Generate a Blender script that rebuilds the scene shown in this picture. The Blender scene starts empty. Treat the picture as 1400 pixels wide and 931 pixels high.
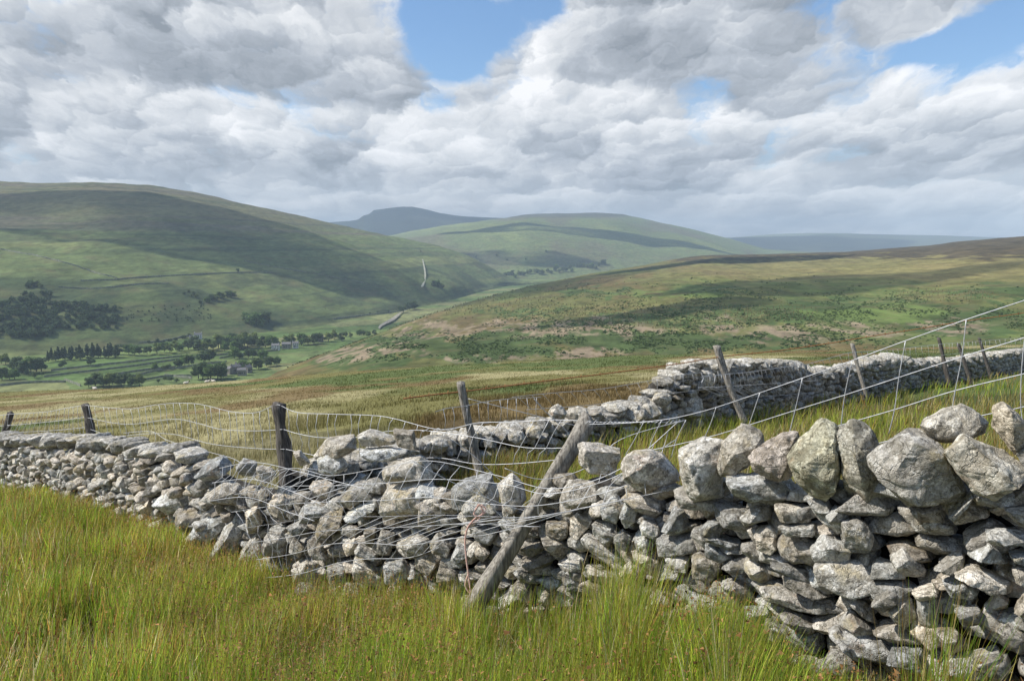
import bpy, bmesh, math, random
import numpy as np
from math import radians, sin, cos, pi
from mathutils import Vector, Matrix

random.seed(7); rng = np.random.default_rng(7)
sc = bpy.context.scene
COL = sc.collection

# ------------------------------------------------------------------ camera model
F = 1058.0; PITCH = math.atan(130/F)
cp, sp = cos(PITCH), sin(PITCH)
def E(py):                       # elevation slope z/Y of a photo row
    v = (np.asarray(py, float)-465.5)/F
    return -(v*cp+sp)/(cp-v*sp)
def Q(px, py):                   # azimuth slope X/Y of a photo pixel
    v = (np.asarray(py, float)-465.5)/F
    return ((np.asarray(px, float)-700)/F)/(cp-v*sp)
def PT(px, py, Y):
    return np.array([float(Q(px, py))*Y, Y, float(E(py))*Y])
def P2PX(x, y, z):               # world -> photo pixel
    d = y*cp - z*sp
    v = -(z*cp + y*sp)/d
    return 700+F*x/d, 465.5+F*v

cam_d = bpy.data.cameras.new('camera'); cam = bpy.data.objects.new('camera', cam_d); COL.objects.link(cam)
cam_d.sensor_width = 36; cam_d.lens = 36*F/1400; cam_d.clip_start = 0.05; cam_d.clip_end = 90000
cam.location = (0, 0, 0); cam.rotation_euler = (pi/2-PITCH, 0, 0)
sc.camera = cam

SUN = np.array([-0.69, -0.02, 0.0]); SUN[2] = math.sqrt(1-SUN[0]**2-SUN[1]**2)

# ------------------------------------------------------------------ noise
def _h(ix, iy, iz, s):
    n = (ix*374761393 + iy*668265263 + iz*2147483647 + s*974634777) & 0xffffffff
    n = ((n ^ (n >> 13))*1274126177) & 0xffffffff
    n = (n ^ (n >> 16)) & 0xffffffff
    return n/4294967295.0
def vnoise(x, y, z=None, s=0):
    x = np.asarray(x, float); y = np.asarray(y, float)
    z = np.zeros_like(x) if z is None else np.asarray(z, float)
    x0 = np.floor(x).astype(np.int64); y0 = np.floor(y).astype(np.int64); z0 = np.floor(z).astype(np.int64)
    fx = x-x0; fy = y-y0; fz = z-z0
    fx = fx*fx*(3-2*fx); fy = fy*fy*(3-2*fy); fz = fz*fz*(3-2*fz)
    r = 0
    for dx in (0, 1):
        for dy in (0, 1):
            for dz in (0, 1):
                w = (fx if dx else 1-fx)*(fy if dy else 1-fy)*(fz if dz else 1-fz)
                r = r + w*_h(x0+dx, y0+dy, z0+dz, s)
    return r*2-1
def fbm(x, y, z=None, o=4, s=0, rough=.5):
    a, t, r, f = 1., 0., 0., 1.
    for i in range(o):
        r = r + a*vnoise(np.asarray(x)*f, np.asarray(y)*f, None if z is None else np.asarray(z)*f, s+i*13)
        t += a; a *= rough; f *= 2.03
    return r/t
def sstep(a, b, x):
    t = np.clip((np.asarray(x, float)-a)/(b-a), 0, 1); return t*t*(3-2*t)
def mixc(c, d, m):
    m = np.asarray(m)[..., None]; return c*(1-m)+np.asarray(d)*m

# ------------------------------------------------------------------ object helpers
def tag(o, label=None, cat=None, group=None, kind=None):
    if label: o['label'] = label
    if cat: o['category'] = cat
    if group: o['group'] = group
    if kind: o['kind'] = kind
    return o
def link(o, parent=None):
    COL.objects.link(o)
    if parent is not None: o.parent = parent
    return o
def empty(name, loc=(0, 0, 0), rz=0):
    o = bpy.data.objects.new(name, None); o.empty_display_size = .1
    o.location = loc; o.rotation_euler = (0, 0, rz); COL.objects.link(o); return o
def mesh_obj(name, V, Fc, mat, parent=None, col=None, smooth=True, origin=None):
    """V (n,3); Fc (m,3) or (m,4) int array or list of faces"""
    V = np.asarray(V, np.float32)
    if origin is not None: V = V-np.asarray(origin, np.float32)
    me = bpy.data.meshes.new(name)
    if isinstance(Fc, np.ndarray):
        k = Fc.shape[1]; m = Fc.shape[0]
        me.vertices.add(len(V)); me.vertices.foreach_set('co', V.ravel())
        me.loops.add(m*k); me.loops.foreach_set('vertex_index', Fc.astype(np.int32).ravel())
        me.polygons.add(m); me.polygons.foreach_set('loop_start', np.arange(0, m*k, k, dtype=np.int32))
        me.update(calc_edges=True)
    else:
        me.from_pydata(V.tolist(), [], [list(map(int, f)) for f in Fc])
    if col is not None:
        ca = me.attributes.new('Col', 'FLOAT_COLOR', 'POINT')
        c4 = np.ones((len(V), 4), np.float32); c4[:, :3] = col
        ca.data.foreach_set('color', c4.ravel())
    me.polygons.foreach_set('use_smooth', np.full(len(me.polygons), smooth))
    me.materials.append(mat); me.validate()
    o = bpy.data.objects.new(name, me)
    if origin is not None and parent is None: o.location = origin
    link(o, parent); return o

class MB:      # mesh collector
    def __init__(s): s.v = []; s.f = []; s.c = []; s.n = 0
    def add(s, V, Fs, col=None):
        V = np.asarray(V, float); s.v.append(V)
        s.f += [[int(i)+s.n for i in f] for f in Fs]; s.n += len(V)
        s.c.append(np.tile(np.asarray(col if col is not None else (1, 1, 1), float), (len(V), 1)))
    def build(s, name, mat, parent=None, smooth=True, origin=None, usecol=False):
        V = np.vstack(s.v)
        return mesh_obj(name, V, s.f, mat, parent, np.vstack(s.c) if usecol else None, smooth, origin)
    def box(s, c, d, rz=0):
        c = np.asarray(c, float); d = np.asarray(d, float)/2
        V = np.array([[x, y, z] for z in (-1, 1) for y in (-1, 1) for x in (-1, 1)])*d
        R = np.array([[cos(rz), -sin(rz), 0], [sin(rz), cos(rz), 0], [0, 0, 1]])
        s.add(V@R.T+c, [(0, 2, 3, 1), (4, 5, 7, 6), (0, 1, 5, 4), (2, 6, 7, 3), (0, 4, 6, 2), (1, 3, 7, 5)])
def tube(path, r, n=5):
    P = np.asarray(path, float); m = len(P)
    rr = np.broadcast_to(np.asarray(r, float), (m,))
    T = np.gradient(P, axis=0); T /= np.linalg.norm(T, axis=1)[:, None]+1e-9
    up = np.array([0, 0, 1.]) if abs(T[:, 2]).mean() < .8 else np.array([0, 1., 0])
    A = np.cross(T, up); A /= np.linalg.norm(A, axis=1)[:, None]+1e-9
    B = np.cross(T, A)
    V = []; Fs = []
    for k in range(m):
        for j in range(n):
            a = 2*pi*j/n; V.append(P[k]+rr[k]*(cos(a)*A[k]+sin(a)*B[k]))
    for k in range(m-1):
        for j in range(n):
            j2 = (j+1) % n
            Fs.append((k*n+j, k*n+j2, (k+1)*n+j2, (k+1)*n+j))
    Fs.append(tuple(range(n))[::-1]); Fs.append(tuple((m-1)*n+j for j in range(n)))
    return V, Fs
def smoothpath(pts, n=8):
    P = np.asarray(pts, float)
    if len(P) < 3:
        t = np.linspace(0, 1, n)[:, None]; return P[0]*(1-t)+P[-1]*t
    out = []
    for i in range(len(P)-1):
        p0 = P[max(i-1, 0)]; p1 = P[i]; p2 = P[i+1]; p3 = P[min(i+2, len(P)-1)]
        for k in range(n):
            t = k/n
            out.append(.5*((2*p1)+(-p0+p2)*t+(2*p0-5*p1+4*p2-p3)*t*t+(-p0+3*p1-3*p2+p3)*t**3))
    out.append(P[-1]); return np.array(out)

# ------------------------------------------------------------------ materials
class NT:
    def __init__(s, tree): s.t = tree; s.n = tree.nodes; s.l = tree.links
    def node(s, typ, **kw):
        n = s.n.new(typ)
        for k, v in kw.items():
            if k in n.bl_rna.properties: setattr(n, k, v)
        return n
    def put(s, sock, v):
        if hasattr(v, 'is_output') or isinstance(v, bpy.types.NodeSocket): s.l.new(v, sock)
        else: sock.default_value = v
    def m(s, op, a, b=0.0, c=None, clamp=False):
        n = s.n.new('ShaderNodeMath'); n.operation = op; n.use_clamp = clamp
        s.put(n.inputs[0], a); s.put(n.inputs[1], b)
        if c is not None: s.put(n.inputs[2], c)
        return n.outputs[0]
    def add(s, a, b): return s.m('ADD', a, b)
    def mul(s, a, b): return s.m('MULTIPLY', a, b)
    def sub(s, a, b): return s.m('SUBTRACT', a, b)
    def rng(s, v, a, b, c=0., d=1., smooth=True):
        n = s.n.new('ShaderNodeMapRange'); n.interpolation_type = 'SMOOTHSTEP' if smooth else 'LINEAR'
        n.clamp = True
        s.put(n.inputs[0], v)
        for i, x in enumerate((a, b, c, d)): n.inputs[i+1].default_value = x
        return n.outputs[0]
    def noise(s, vec, scale, detail=4, rough=.5, dist=0., lac=2.):
        n = s.n.new('ShaderNodeTexNoise'); s.put(n.inputs['Vector'], vec)
        n.inputs['Scale'].default_value = scale; n.inputs['Detail'].default_value = detail
        n.inputs['Roughness'].default_value = rough; n.inputs['Distortion'].default_value = dist
        n.inputs['Lacunarity'].default_value = lac
        return n.outputs[0]
    def mix(s, f, a, b, mode='MIX'):
        n = s.n.new('ShaderNodeMix'); n.data_type = 'RGBA'; n.blend_type = mode
        s.put(n.inputs[0], f); s.put(n.inputs[6], a); s.put(n.inputs[7], b); return n.outputs[2]
    def comb(s, x, y, z):
        n = s.n.new('ShaderNodeCombineXYZ'); s.put(n.inputs[0], x); s.put(n.inputs[1], y); s.put(n.inputs[2], z); return n.outputs[0]
    def vm(s, op, a, b):
        n = s.n.new('ShaderNodeVectorMath'); n.operation = op; s.put(n.inputs[0], a); s.put(n.inputs[1], b); return n.outputs[0]
def new_mat(name):
    m = bpy.data.materials.new(name); m.use_nodes = True
    nt = NT(m.node_tree); b = m.node_tree.nodes['Principled BSDF']
    b.inputs['Specular IOR Level'].default_value = .2
    return m, nt, b
def C4(c): return (c[0], c[1], c[2], 1.)
def attr(nt, name):
    n = nt.n.new('ShaderNodeAttribute'); n.attribute_name = name; return n
def bump(nt, h, strength, dist):
    n = nt.n.new('ShaderNodeBump'); n.inputs['Strength'].default_value = strength; n.inputs['Distance'].default_value = dist
    nt.put(n.inputs['Height'], h); return n.outputs[0]

def mat_stone(name='limestone', far=False):
    m, nt, b = new_mat(name)
    pos = nt.node('ShaderNodeNewGeometry').outputs['Position']
    tint = attr(nt, 'Col').outputs['Color']
    big = nt.noise(pos, 5, 4, .6)
    med = nt.noise(pos, 19, 6, .65)
    fin = nt.noise(pos, 85, 5, .7)
    c = nt.mix(nt.rng(big, .35, .65), C4((.29, .27, .228)), C4((.53, .50, .44)))
    c = nt.mix(nt.rng(med, .46, .60), c, C4((.64, .615, .56)))
    yel = nt.noise(nt.vm('ADD', pos, (7., 3., 1.)), 6, 4, .6)
    c = nt.mix(nt.mul(nt.rng(yel, .53, .68), .65), c, C4((.50, .42, .24)))
    rus = nt.noise(nt.vm('ADD', pos, (17., 13., 5.)), 7, 4, .6)
    c = nt.mix(nt.mul(nt.rng(rus, .62, .72), .5), c, C4((.42, .27, .18)))
    # lichen: pale crusts with ragged edges
    lic = nt.noise(nt.vm('ADD', pos, (3., 31., 9.)), 13, 8, .72)
    c = nt.mix(nt.mul(nt.rng(lic, .54, .57), .85), c, C4((.80, .78, .72)))
    # dark moss and pits
    drk = nt.noise(nt.vm('ADD', pos, (23., 1., 19.)), 27, 8, .75)
    c = nt.mix(nt.mul(nt.rng(drk, .52, .62), .8), c, C4((.11, .10, .075)))
    c = nt.mix(nt.mul(nt.rng(fin, .44, .60), .5), c, C4((.20, .185, .155)))
    c = nt.mix(1.0, c, tint, 'MULTIPLY')
    nt.put(b.inputs['Base Color'], c); b.inputs['Roughness'].default_value = .92
    if not far:
        h = nt.add(nt.add(nt.mul(med, .9), nt.mul(fin, .45)), nt.mul(nt.noise(pos, 240, 3, .7), .2))
        vor = nt.node('ShaderNodeTexVoronoi'); vor.feature = 'DISTANCE_TO_EDGE'; vor.inputs['Scale'].default_value = 9
        wv = nt.vm('ADD', pos, nt.vm('SCALE', (0, 0, 0), (0, 0, 0)))
        w2 = nt.n.new('ShaderNodeTexNoise'); w2.inputs['Scale'].default_value = 6; w2.inputs['Detail'].default_value = 4
        nt.put(w2.inputs['Vector'], pos)
        nt.put(vor.inputs['Vector'], nt.vm('ADD', pos, nt.vm('MULTIPLY', w2.outputs['Color'], (.25, .25, .6))))
        crack = nt.rng(vor.outputs['Distance'], .0, .035)
        h = nt.add(h, nt.mul(crack, .22))
        nt.put(b.inputs['Normal'], bump(nt, h, 1.0, .026))
    return m
def mat_col(name, rough=.9, noise_scale=2., amp=.35, bumps=0., trans=0., bscale=3., spec=.2, extra=None):
    """base colour from the Col attribute with procedural mottling"""
    m, nt, b = new_mat(name)
    pos = nt.node('ShaderNodeNewGeometry').outputs['Position']
    c = attr(nt, 'Col').outputs['Color']
    n = nt.noise(pos, noise_scale, 6, .65)
    f = nt.rng(n, .3, .7, 1-amp, 1+amp, smooth=False)
    c = nt.mix(1.0, c, nt.comb(f, f, f), 'MULTIPLY')
    if extra: c = extra(nt, c, pos)
    nt.put(b.inputs['Base Color'], c); b.inputs['Roughness'].default_value = rough
    b.inputs['Specular IOR Level'].default_value = spec
    if bumps: nt.put(b.inputs['Normal'], bump(nt, nt.noise(pos, bscale, 8, .7), 1., bumps))
    if trans:
        t = nt.n.new('ShaderNodeBsdfTranslucent'); nt.put(t.inputs['Color'], c)
        mx = nt.n.new('ShaderNodeMixShader'); mx.inputs[0].default_value = trans
        nt.l.new(b.outputs[0], mx.inputs[1]); nt.l.new(t.outputs[0], mx.inputs[2])
        nt.l.new(mx.outputs[0], nt.n['Material Output'].inputs['Surface'])
    return m
def mat_plain(name, c, c2=None, scale=5., rough=.85, metal=0., bumps=0., stretch=(1, 1, 1)):
    m, nt, b = new_mat(name)
    tc = nt.node('ShaderNodeTexCoord').outputs['Object']
    v = nt.vm('MULTIPLY', tc, stretch)
    n = nt.noise(v, scale, 6, .65)
    nt.put(b.inputs['Base Color'], nt.mix(nt.rng(n, .35, .65), C4(c), C4(c2 or tuple(x*.6 for x in c))))
    b.inputs['Roughness'].default_value = rough; b.inputs['Metallic'].default_value = metal
    if bumps: nt.put(b.inputs['Normal'], bump(nt, n, 1., bumps))
    return m

M_STONE = mat_stone(); M_STONE_FAR = mat_stone('weathered_limestone', True)
M_CORE = mat_plain('hearting_gap_shade', (.06, .054, .045), (.025, .022, .018), 12, .95, bumps=.02)  # hearting kept near black, the shade of the gaps put into its colour
M_GRASS = mat_col('rush_blades', .6, 1.2, .2, trans=.42, spec=.3)
M_SOIL = mat_col('moor_turf', .95, 6., .45, bumps=.05, bscale=9.)
def _hx(nt, c, pos):
    a = nt.noise(nt.vm('MULTIPLY', pos, (1, .45, 3)), .06, 9, .76)
    f = nt.rng(a, .38, .62, .62, 1.38, smooth=False); c = nt.mix(1.0, c, nt.comb(f, f, f), 'MULTIPLY')
    b_ = nt.noise(pos, .35, 6, .75); c = nt.mix(nt.mul(nt.rng(b_, .52, .66), .5), c, nt.mix(1.0, c, C4((.45, .48, .5)), 'MULTIPLY'))
    d_ = nt.noise(nt.vm('ADD', pos, (300., 50., 0.)), .02, 7, .7)
    return nt.mix(nt.mul(nt.rng(d_, .5, .66), .45), c, C4((.15, .115, .06)))
M_HILL = mat_col('hill_pasture', .95, .012, .18, spec=.05, extra=_hx)
M_TREE = mat_col('tree_leaves', .8, .15, .35, trans=.2, spec=.1)
M_BARK = mat_plain('tree_bark', (.09, .07, .05), None, 2.)
M_WOODP = mat_plain('weathered_timber', (.36, .33, .28), (.13, .115, .095), 9, .9, bumps=.012, stretch=(7, 7, .8))
M_WOODD = mat_plain('dark_timber', (.15, .135, .12), (.045, .04, .036), 9, .9, bumps=.012, stretch=(7, 7, .8))
M_WIRE = mat_plain('galvanised_wire', (.62, .62, .62), (.45, .45, .46), 30, .5, .35)
M_RUST = mat_plain('rusty_wire', (.42, .19, .07), (.26, .11, .05), 30, .8)
M_TWINE = mat_plain('baling_twine', (.60, .33, .26), (.52, .38, .32), 60, .8)
M_RENDER = mat_plain('whitewash', (.72, .71, .67), (.6, .58, .54), .6)
M_HSTONE = mat_plain('house_stone', (.33, .30, .26), (.2, .18, .155), 1.2)
M_SLATE = mat_plain('roof_slate', (.19, .185, .18), (.12, .115, .12), 1.2, .7)
M_PANE = mat_plain('window_pane', (.03, .035, .04), None, 1, .2)
M_DOOR = mat_plain('door_paint', (.10, .07, .05), None, 1)
M_WOOL = mat_plain('sheep_wool', (.72, .68, .58), (.55, .5, .42), 14, .95, bumps=.03)
M_FACE = mat_plain('sheep_face', (.08, .07, .06), None, 5)
M_GRAVEL = mat_plain('river_gravel', (.34, .31, .26), (.17, .16, .11), .12)
M_CLOUD = None

# ------------------------------------------------------------------ near ground
# (px, row of the ground, distance)  ->  control points of the hillside
gpts = [(1400, 1045, 2.6), (1200, 1035, 2.95), (1000, 990, 3.35), (850, 915, 3.95), (640, 880, 4.9), (450, 848, 5.8), (300, 795, 6.8), (200, 745, 8.0), (100, 712, 9.6),
        (0, 690, 11.5), (-150, 672, 15), (650, 650, 8.6), (850, 600, 10.5), (940, 598, 11.5), (1030, 578, 13.2), (1100, 562, 15.5), (1200, 543, 19), (1300, 524, 24),
        (1400, 508, 31), (1100, 640, 6.5), (1300, 600, 8.0)]
GP = np.array([PT(*g) for g in gpts])
GP = np.vstack([GP, [[0, 0, -1.72], [-2, 1, -1.98], [2.0, .8, -1.62]]])
def plane(x, y): return -1.75+.055*x-.13*y
GR = GP[:, 2]-plane(GP[:, 0], GP[:, 1])
CR_X = [-400, 0, 150, 300, 420, 560, 700, 850, 1000, 1200, 1400, 1800]
CR_Y = [548, 536, 531, 522, 512, 503, 495, 487, 483, 477, 471, 462]
YC = 120.
def gz0(x, y):
    x = np.asarray(x, float); y = np.asarray(y, float)
    sh = x.shape; xf = x.ravel(); yf = y.ravel()
    out = np.zeros_like(xf)
    for i in range(0, len(xf), 20000):
        a = xf[i:i+20000, None]; b = yf[i:i+20000, None]
        d2 = (a-GP[:, 0])**2+(b-GP[:, 1])**2
        w = 1/(d2+.25)**1.5
        out[i:i+20000] = (w*GR).sum(1)/w.sum(1)
    return (out+plane(xf, yf)).reshape(sh)
def gz(x, y):
    x = np.asarray(x, float); y = np.asarray(y, float)
    yy = np.maximum(y, .5)
    q = x/yy; px = 700+F*q*.99
    ec = E(np.interp(px, CR_X, CR_Y))
    zc = ec*YC
    near = gz0(x, y)
    # beyond the walls the surface runs straight to the crest
    Y0 = 18.; n0 = gz0(q*Y0, np.full_like(q, Y0))
    t = (yy-Y0)/(YC-Y0)
    far = n0+(zc-n0)*t - 1.2*np.sin(np.clip(t, 0, 1)*pi)*0.35
    far = np.where(yy > YC, zc+ec*(yy-YC)-(yy-YC)**2*.0016, far)
    w = sstep(12, 26, yy)*(q < .05)+sstep(22, 45, yy)*(q >= .05)
    z = near*(1-w)+far*w
    z = z+.05*fbm(x*.7, y*.7, o=3, s=3)+.09*sstep(8, 30, yy)*fbm(x*.16, y*.16, o=3, s=5)
    return z

def field_color(x, y):
    """land cover of the near hillside: straw, orange and green grass"""
    dry = fbm(x*.10, y*.045, o=4, s=21); red = fbm(x*.14+9, y*.05, o=4, s=22); grn = fbm(x*.09+5, y*.05+3, o=4, s=23)
    c = np.tile(np.array([.175, .16, .052]), (len(x), 1))
    c = mixc(c, (.33, .29, .14), sstep(-.02, .25, dry))
    c = mixc(c, (.17, .11, .045), sstep(.04, .3, red)*.8)
    c = mixc(c, (.10, .13, .036), sstep(.03, .25, grn))
    return c
def grid_ground():
    ys = np.concatenate([np.linspace(-6, 1.0, 12), np.geomspace(1.2, 190, 330)])
    qs = np.linspace(-1.15, 1.15, 300)
    Yg, Qg = np.meshgrid(ys, qs, indexing='ij')
    X = np.where(Yg > 4, Qg*Yg, Qg*np.maximum(4, Yg)*1.0)
    V = np.stack([X, Yg, gz(X, Yg)], -1).reshape(-1, 3)
    n, m = Yg.shape
    i = np.arange(n-1)[:, None]*m+np.arange(m-1)[None]
    Fc = np.stack([i, i+1, i+m+1, i+m], -1).reshape(-1, 4)
    col = field_color(V[:, 0], V[:, 1])
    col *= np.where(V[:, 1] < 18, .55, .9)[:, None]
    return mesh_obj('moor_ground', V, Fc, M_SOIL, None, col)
tag(grid_ground(), kind='structure')

# ------------------------------------------------------------------ hills
def sheet(name, qx, foot, ridge, prof=1.0, back=.3, nq=460, ny=230, colf=None, relief=0., rs=1/400., mat=None, yext=.16, front=.75, fallk=None, seed=0, sm=22):
    """foot / ridge: lists of (px, py, Y). z follows a smooth slope from foot to ridge."""
    fx, fy, fY = np.array(foot).T; rx, ry, rY = np.array(ridge).T
    px = np.linspace(qx[0], qx[1], nq)
    def ip(x, xs, vs):     # smooth interpolation
        k = np.linspace(-1, 1, 9)*sm
        return np.mean([np.interp(x+d, xs, vs) for d in k], axis=0)
    rpy = np.interp(px, rx, ry)*.5+ip(px, rx, ry)*.5
    eF = E(ip(px, fx, fy)); YF = ip(px, fx, fY); eR = E(rpy); YR = ip(px, rx, rY)
    q = (px-700)/F/(cp-(rpy-465.5)/F*sp)
    t = np.concatenate([np.linspace(-front, 0, 14)[:-1], np.linspace(0, 1, ny), np.linspace(1, 1+yext, 24)[1:]])
    T = t[:, None]; YFb, YRb = YF[None], YR[None]
    Y = YFb+T*(YRb-YFb)*np.where(T < 0, .35, 1)
    zF = eF*YF; zR = eR*YR
    tt = np.clip(T, 0, 1)
    s = tt**prof; s = s*(1+.35*(1-s))         # steeper low down, easing at the top
    z = zF[None]+(zR-zF)[None]*s
    z = np.where(T < 0, zF[None]+T*60, z)
    z = np.where(T > 1, zR[None]-(Y-YRb)*back, z)
    X = q[None]*Y
    if relief:
        env = sstep(0, .12, tt)*(1-.85*sstep(.75, 1, tt))
        z = z+relief*env*(fbm(X*rs, Y*rs, o=5, s=seed+40))
        z = z+relief*.10*(1-sstep(1, 1.1, T))*fbm(X*rs*7, Y*rs*7, o=3, s=seed+44)*sstep(0, .1, tt)
    V = np.stack([X, Y, z], -1).reshape(-1, 3)
    n, m = Y.shape
    i = np.arange(n-1)[:, None]*m+np.arange(m-1)[None]
    Fc = np.stack([i, i+1, i+m+1, i+m], -1).reshape(-1, 4)
    ppx, ppy = P2PX(V[:, 0], V[:, 1], V[:, 2])
    col = colf(V, ppx, ppy, np.broadcast_to(tt, Y.shape).ravel())
    o = mesh_obj(name, V, Fc, mat or M_HILL, None, col)
    tag(o, kind='structure')
    SURF[name] = (V.reshape(n, m, 3), ppx.reshape(n, m), ppy.reshape(n, m))
    return o
SURF = {}
def hit(name, px, py):
    """the point of a hill's surface that stands at this place (nearest grid node, interpolated in its column)"""
    V, gx, gy = SURF[name]
    n, m, _ = V.shape
    k0 = n//3
    j = int(np.argmin(np.abs(gx[k0]-px)))
    for _ in range(3):
        colpy = gy[:, j]; i = int(np.argmin(np.abs(colpy[13:]-py)))+13
        j = int(np.argmin(np.abs(gx[i]-px)))
    p = V[i, j].copy()
    i2 = min(i+1, n-1) if gy[i, j] > py else i-1
    if abs(gy[i2, j]-gy[i, j]) > .05:
        f = np.clip((py-gy[i, j])/(gy[i2, j]-gy[i, j]), 0, 1); p = p*(1-f)+V[i2, j]*f
    return p
ZV = -140.
def floor_pt(px, py):
    e = float(E(py)); Y = ZV/e
    return np.array([float(Q(px, py))*Y, Y, ZV])

def col_left(V, px, py, t):
    x, y = V[:, 0], V[:, 1]
    c = np.tile(np.array([.115, .145, .052]), (len(V), 1))
    # band of brighter pasture, rushy brown higher up
    c = mixc(c, (.16, .175, .065), sstep(.0, .3, fbm(x/260, V[:, 2]/14, o=4, s=51))*.8*(1-sstep(-20, 60, V[:, 2])*.5))
    c = mixc(c, (.125, .105, .065), sstep(15, 110, V[:, 2]+30*fbm(x/300, y/300, o=3, s=52))*.62)
    c = mixc(c, (.135, .11, .085), sstep(.05, .35, fbm(x/520, V[:, 2]/20, o=5, s=53, rough=.6))*sstep(-30, 60, V[:, 2])*.7)
    c = mixc(c, (.05, .07, .035), sstep(.12, .40, fbm(x/330+3, V[:, 2]/11, o=5, s=54, rough=.6))*.6)
    c = mixc(c, (.048, .068, .034), sstep(-.1, .22, fbm(x/60, y/90, o=4, s=55))*sstep(-40, -75, V[:, 2])*.65)
    return c
def col_moor(V, px, py, t):
    x, y = V[:, 0], V[:, 1]
    w = fbm(x/50, y/190, o=6, s=61, rough=.62); w2 = fbm(x/110+4, y/400, o=5, s=62, rough=.6)
    bx = px+46*fbm(x/20, y/75, o=5, s=70, rough=.62); by = py+15*fbm(x/15+8, y/70, o=5, s=71, rough=.62)
    c = np.tile(np.array([.112, .115, .040]), (len(V), 1))
    c = mixc(c, (.135, .095, .045), sstep(-.05, .35, w)*.75)
    c = mixc(c, (.085, .125, .035), sstep(.05, .3, w2)*.6)
    # sedge-yellow upper slope to the right
    c = mixc(c, (.22, .19, .075), sstep(395, 372, by)*sstep(800, 1050, bx)*.7)
    # heather on the highest ground
    c = mixc(c, (.052, .040, .030), sstep(359, 352, by+.015*(bx-1000)-np.where(bx > 1250, 2, 0))*.85*sstep(780, 860, bx))
    def blob(cx, cy, rx, ry, k=.25):
        d = ((bx-cx)/rx)**2+((by-cy)/ry)**2
        return sstep(1+k, 1-k, d)
    green = np.zeros(len(V)); bare = np.zeros(len(V))
    for a in [(640, 480, 110, 13), (700, 462, 60, 13), (770, 455, 90, 14), (900, 470, 130, 14), (1050, 468, 100, 10), (880, 440, 160, 12), (1000, 432, 140, 15), (1200, 425, 110, 17),
              (560, 470, 75, 14), (1330, 440, 90, 22), (1130, 420, 60, 10), (1370, 400, 60, 12), (480, 492, 60, 14), (820, 400, 60, 7), (960, 395, 50, 7), (700, 425, 70, 6)]:
        green = np.maximum(green, blob(*a))
    for a in [(760, 445, 120, 11), (590, 452, 60, 10), (520, 478, 70, 7), (660, 488, 60, 5), (980, 443, 28, 14), (1150, 455, 120, 12), (1280, 447, 70, 8), (860, 455, 60, 9), (470, 490, 40, 9), (800, 485, 60, 6), (1050, 463, 60, 6)]:
        bare = np.maximum(bare, blob(*a, k=.5))
    c = mixc(c, (.058, .088, .030), green*.9)
    c = mixc(c, (.24, .185, .125), bare*sstep(-.22, .08, fbm(x/7, y/34, o=4, s=75, rough=.65))*.9)
    # bright sward
    c = mixc(c, (.12, .16, .045), np.maximum(blob(1200, 428, 90, 13), blob(915, 402, 60, 5))*.75)
    # broken bracken litter dotted in rows
    dots = sstep(.0, .4, vnoise(x/3.2, y/7.0, s=77))
    dz = np.maximum(blob(900, 432, 170, 20), blob(640, 420, 110, 12)); dz = np.maximum(dz, blob(1280, 405, 110, 14))
    c = mixc(c, (.17, .15, .06), dots*dz*.55)
    return c
def col_mid(V, px, py, t):
    x, y = V[:, 0], V[:, 1]
    c = np.tile(np.array([.125, .155, .060]), (len(V), 1))
    n = fbm(x/600, y/1500, o=5, s=81, rough=.6)
    c = mixc(c, (.17, .20, .07), sstep(0, .3, n)); c = mixc(c, (.12, .11, .065), sstep(.05, .35, -n)*.8)
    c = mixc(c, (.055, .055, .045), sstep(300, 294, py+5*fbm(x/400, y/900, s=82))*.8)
    return c
def col_mount(V, px, py, t):
    x, y = V[:, 0], V[:, 1]
    c = np.tile(np.array([.06, .07, .05]), (len(V), 1))
    return mixc(c, (.11, .13, .06), sstep(.0, .4, fbm(x/900, y/1500, o=4, s=85))*.5+.3*(py > 303))
def col_far(V, px, py, t):
    x, y = V[:, 0], V[:, 1]
    c = np.tile(np.array([.085, .10, .06]), (len(V), 1))
    return mixc(c, (.15, .17, .08), sstep(.0, .3, fbm(x/1500, y/3000, o=4, s=87)))

sheet('left_hill', (-700, 760),
      [(-700, 520, 760), (0, 482, 1010), (150, 470, 1100), (300, 457, 1225), (420, 445, 1350), (540, 424, 1670), (620, 408, 2030), (700, 388, 2800), (760, 386, 2900)],
      [(-700, 262, 2500), (-200, 246, 2500), (0, 248, 2550), (60, 251, 2550), (130, 250, 2600), (200, 253, 2650), (262, 262, 2700), (290, 269, 2700), (340, 280, 2750), (400, 293, 2800), (450, 304, 2900),
       (500, 315, 2950), (550, 325, 3000), (600, 336, 3000), (640, 350, 3000), (665, 362, 3000), (695, 380, 3000), (730, 392, 3000), (760, 400, 3000)],
      prof=.95, relief=32, rs=1/420., colf=col_left, seed=1)
sheet('right_moor', (300, 2100),
      [(300, 575, 260), (380, 530, 330), (500, 505, 380), (700, 502, 400), (1000, 500, 380), (1400, 492, 330), (2100, 480, 300)],
      [(300, 556, 480), (340, 530, 520), (380, 507, 560), (430, 488, 640), (480, 471, 740), (520, 456, 840), (560, 441, 960), (600, 427, 1080), (640, 413, 1230), (700, 397, 1450), (760, 384, 1650), (800, 376, 1750), (860, 366, 1900), (920, 355, 2050),
       (960, 349, 2150), (1040, 348, 2200), (1100, 346, 2150), (1160, 344, 2100), (1230, 338, 2000), (1270, 336, 1950), (1310, 330, 1850), (1345, 327, 1800), (1400, 323, 1750), (1600, 312, 1600), (2100, 300, 1500)],
      prof=1.0, relief=9, rs=1/190., colf=col_moor, nq=900, ny=420, back=.3, seed=2)
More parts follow.
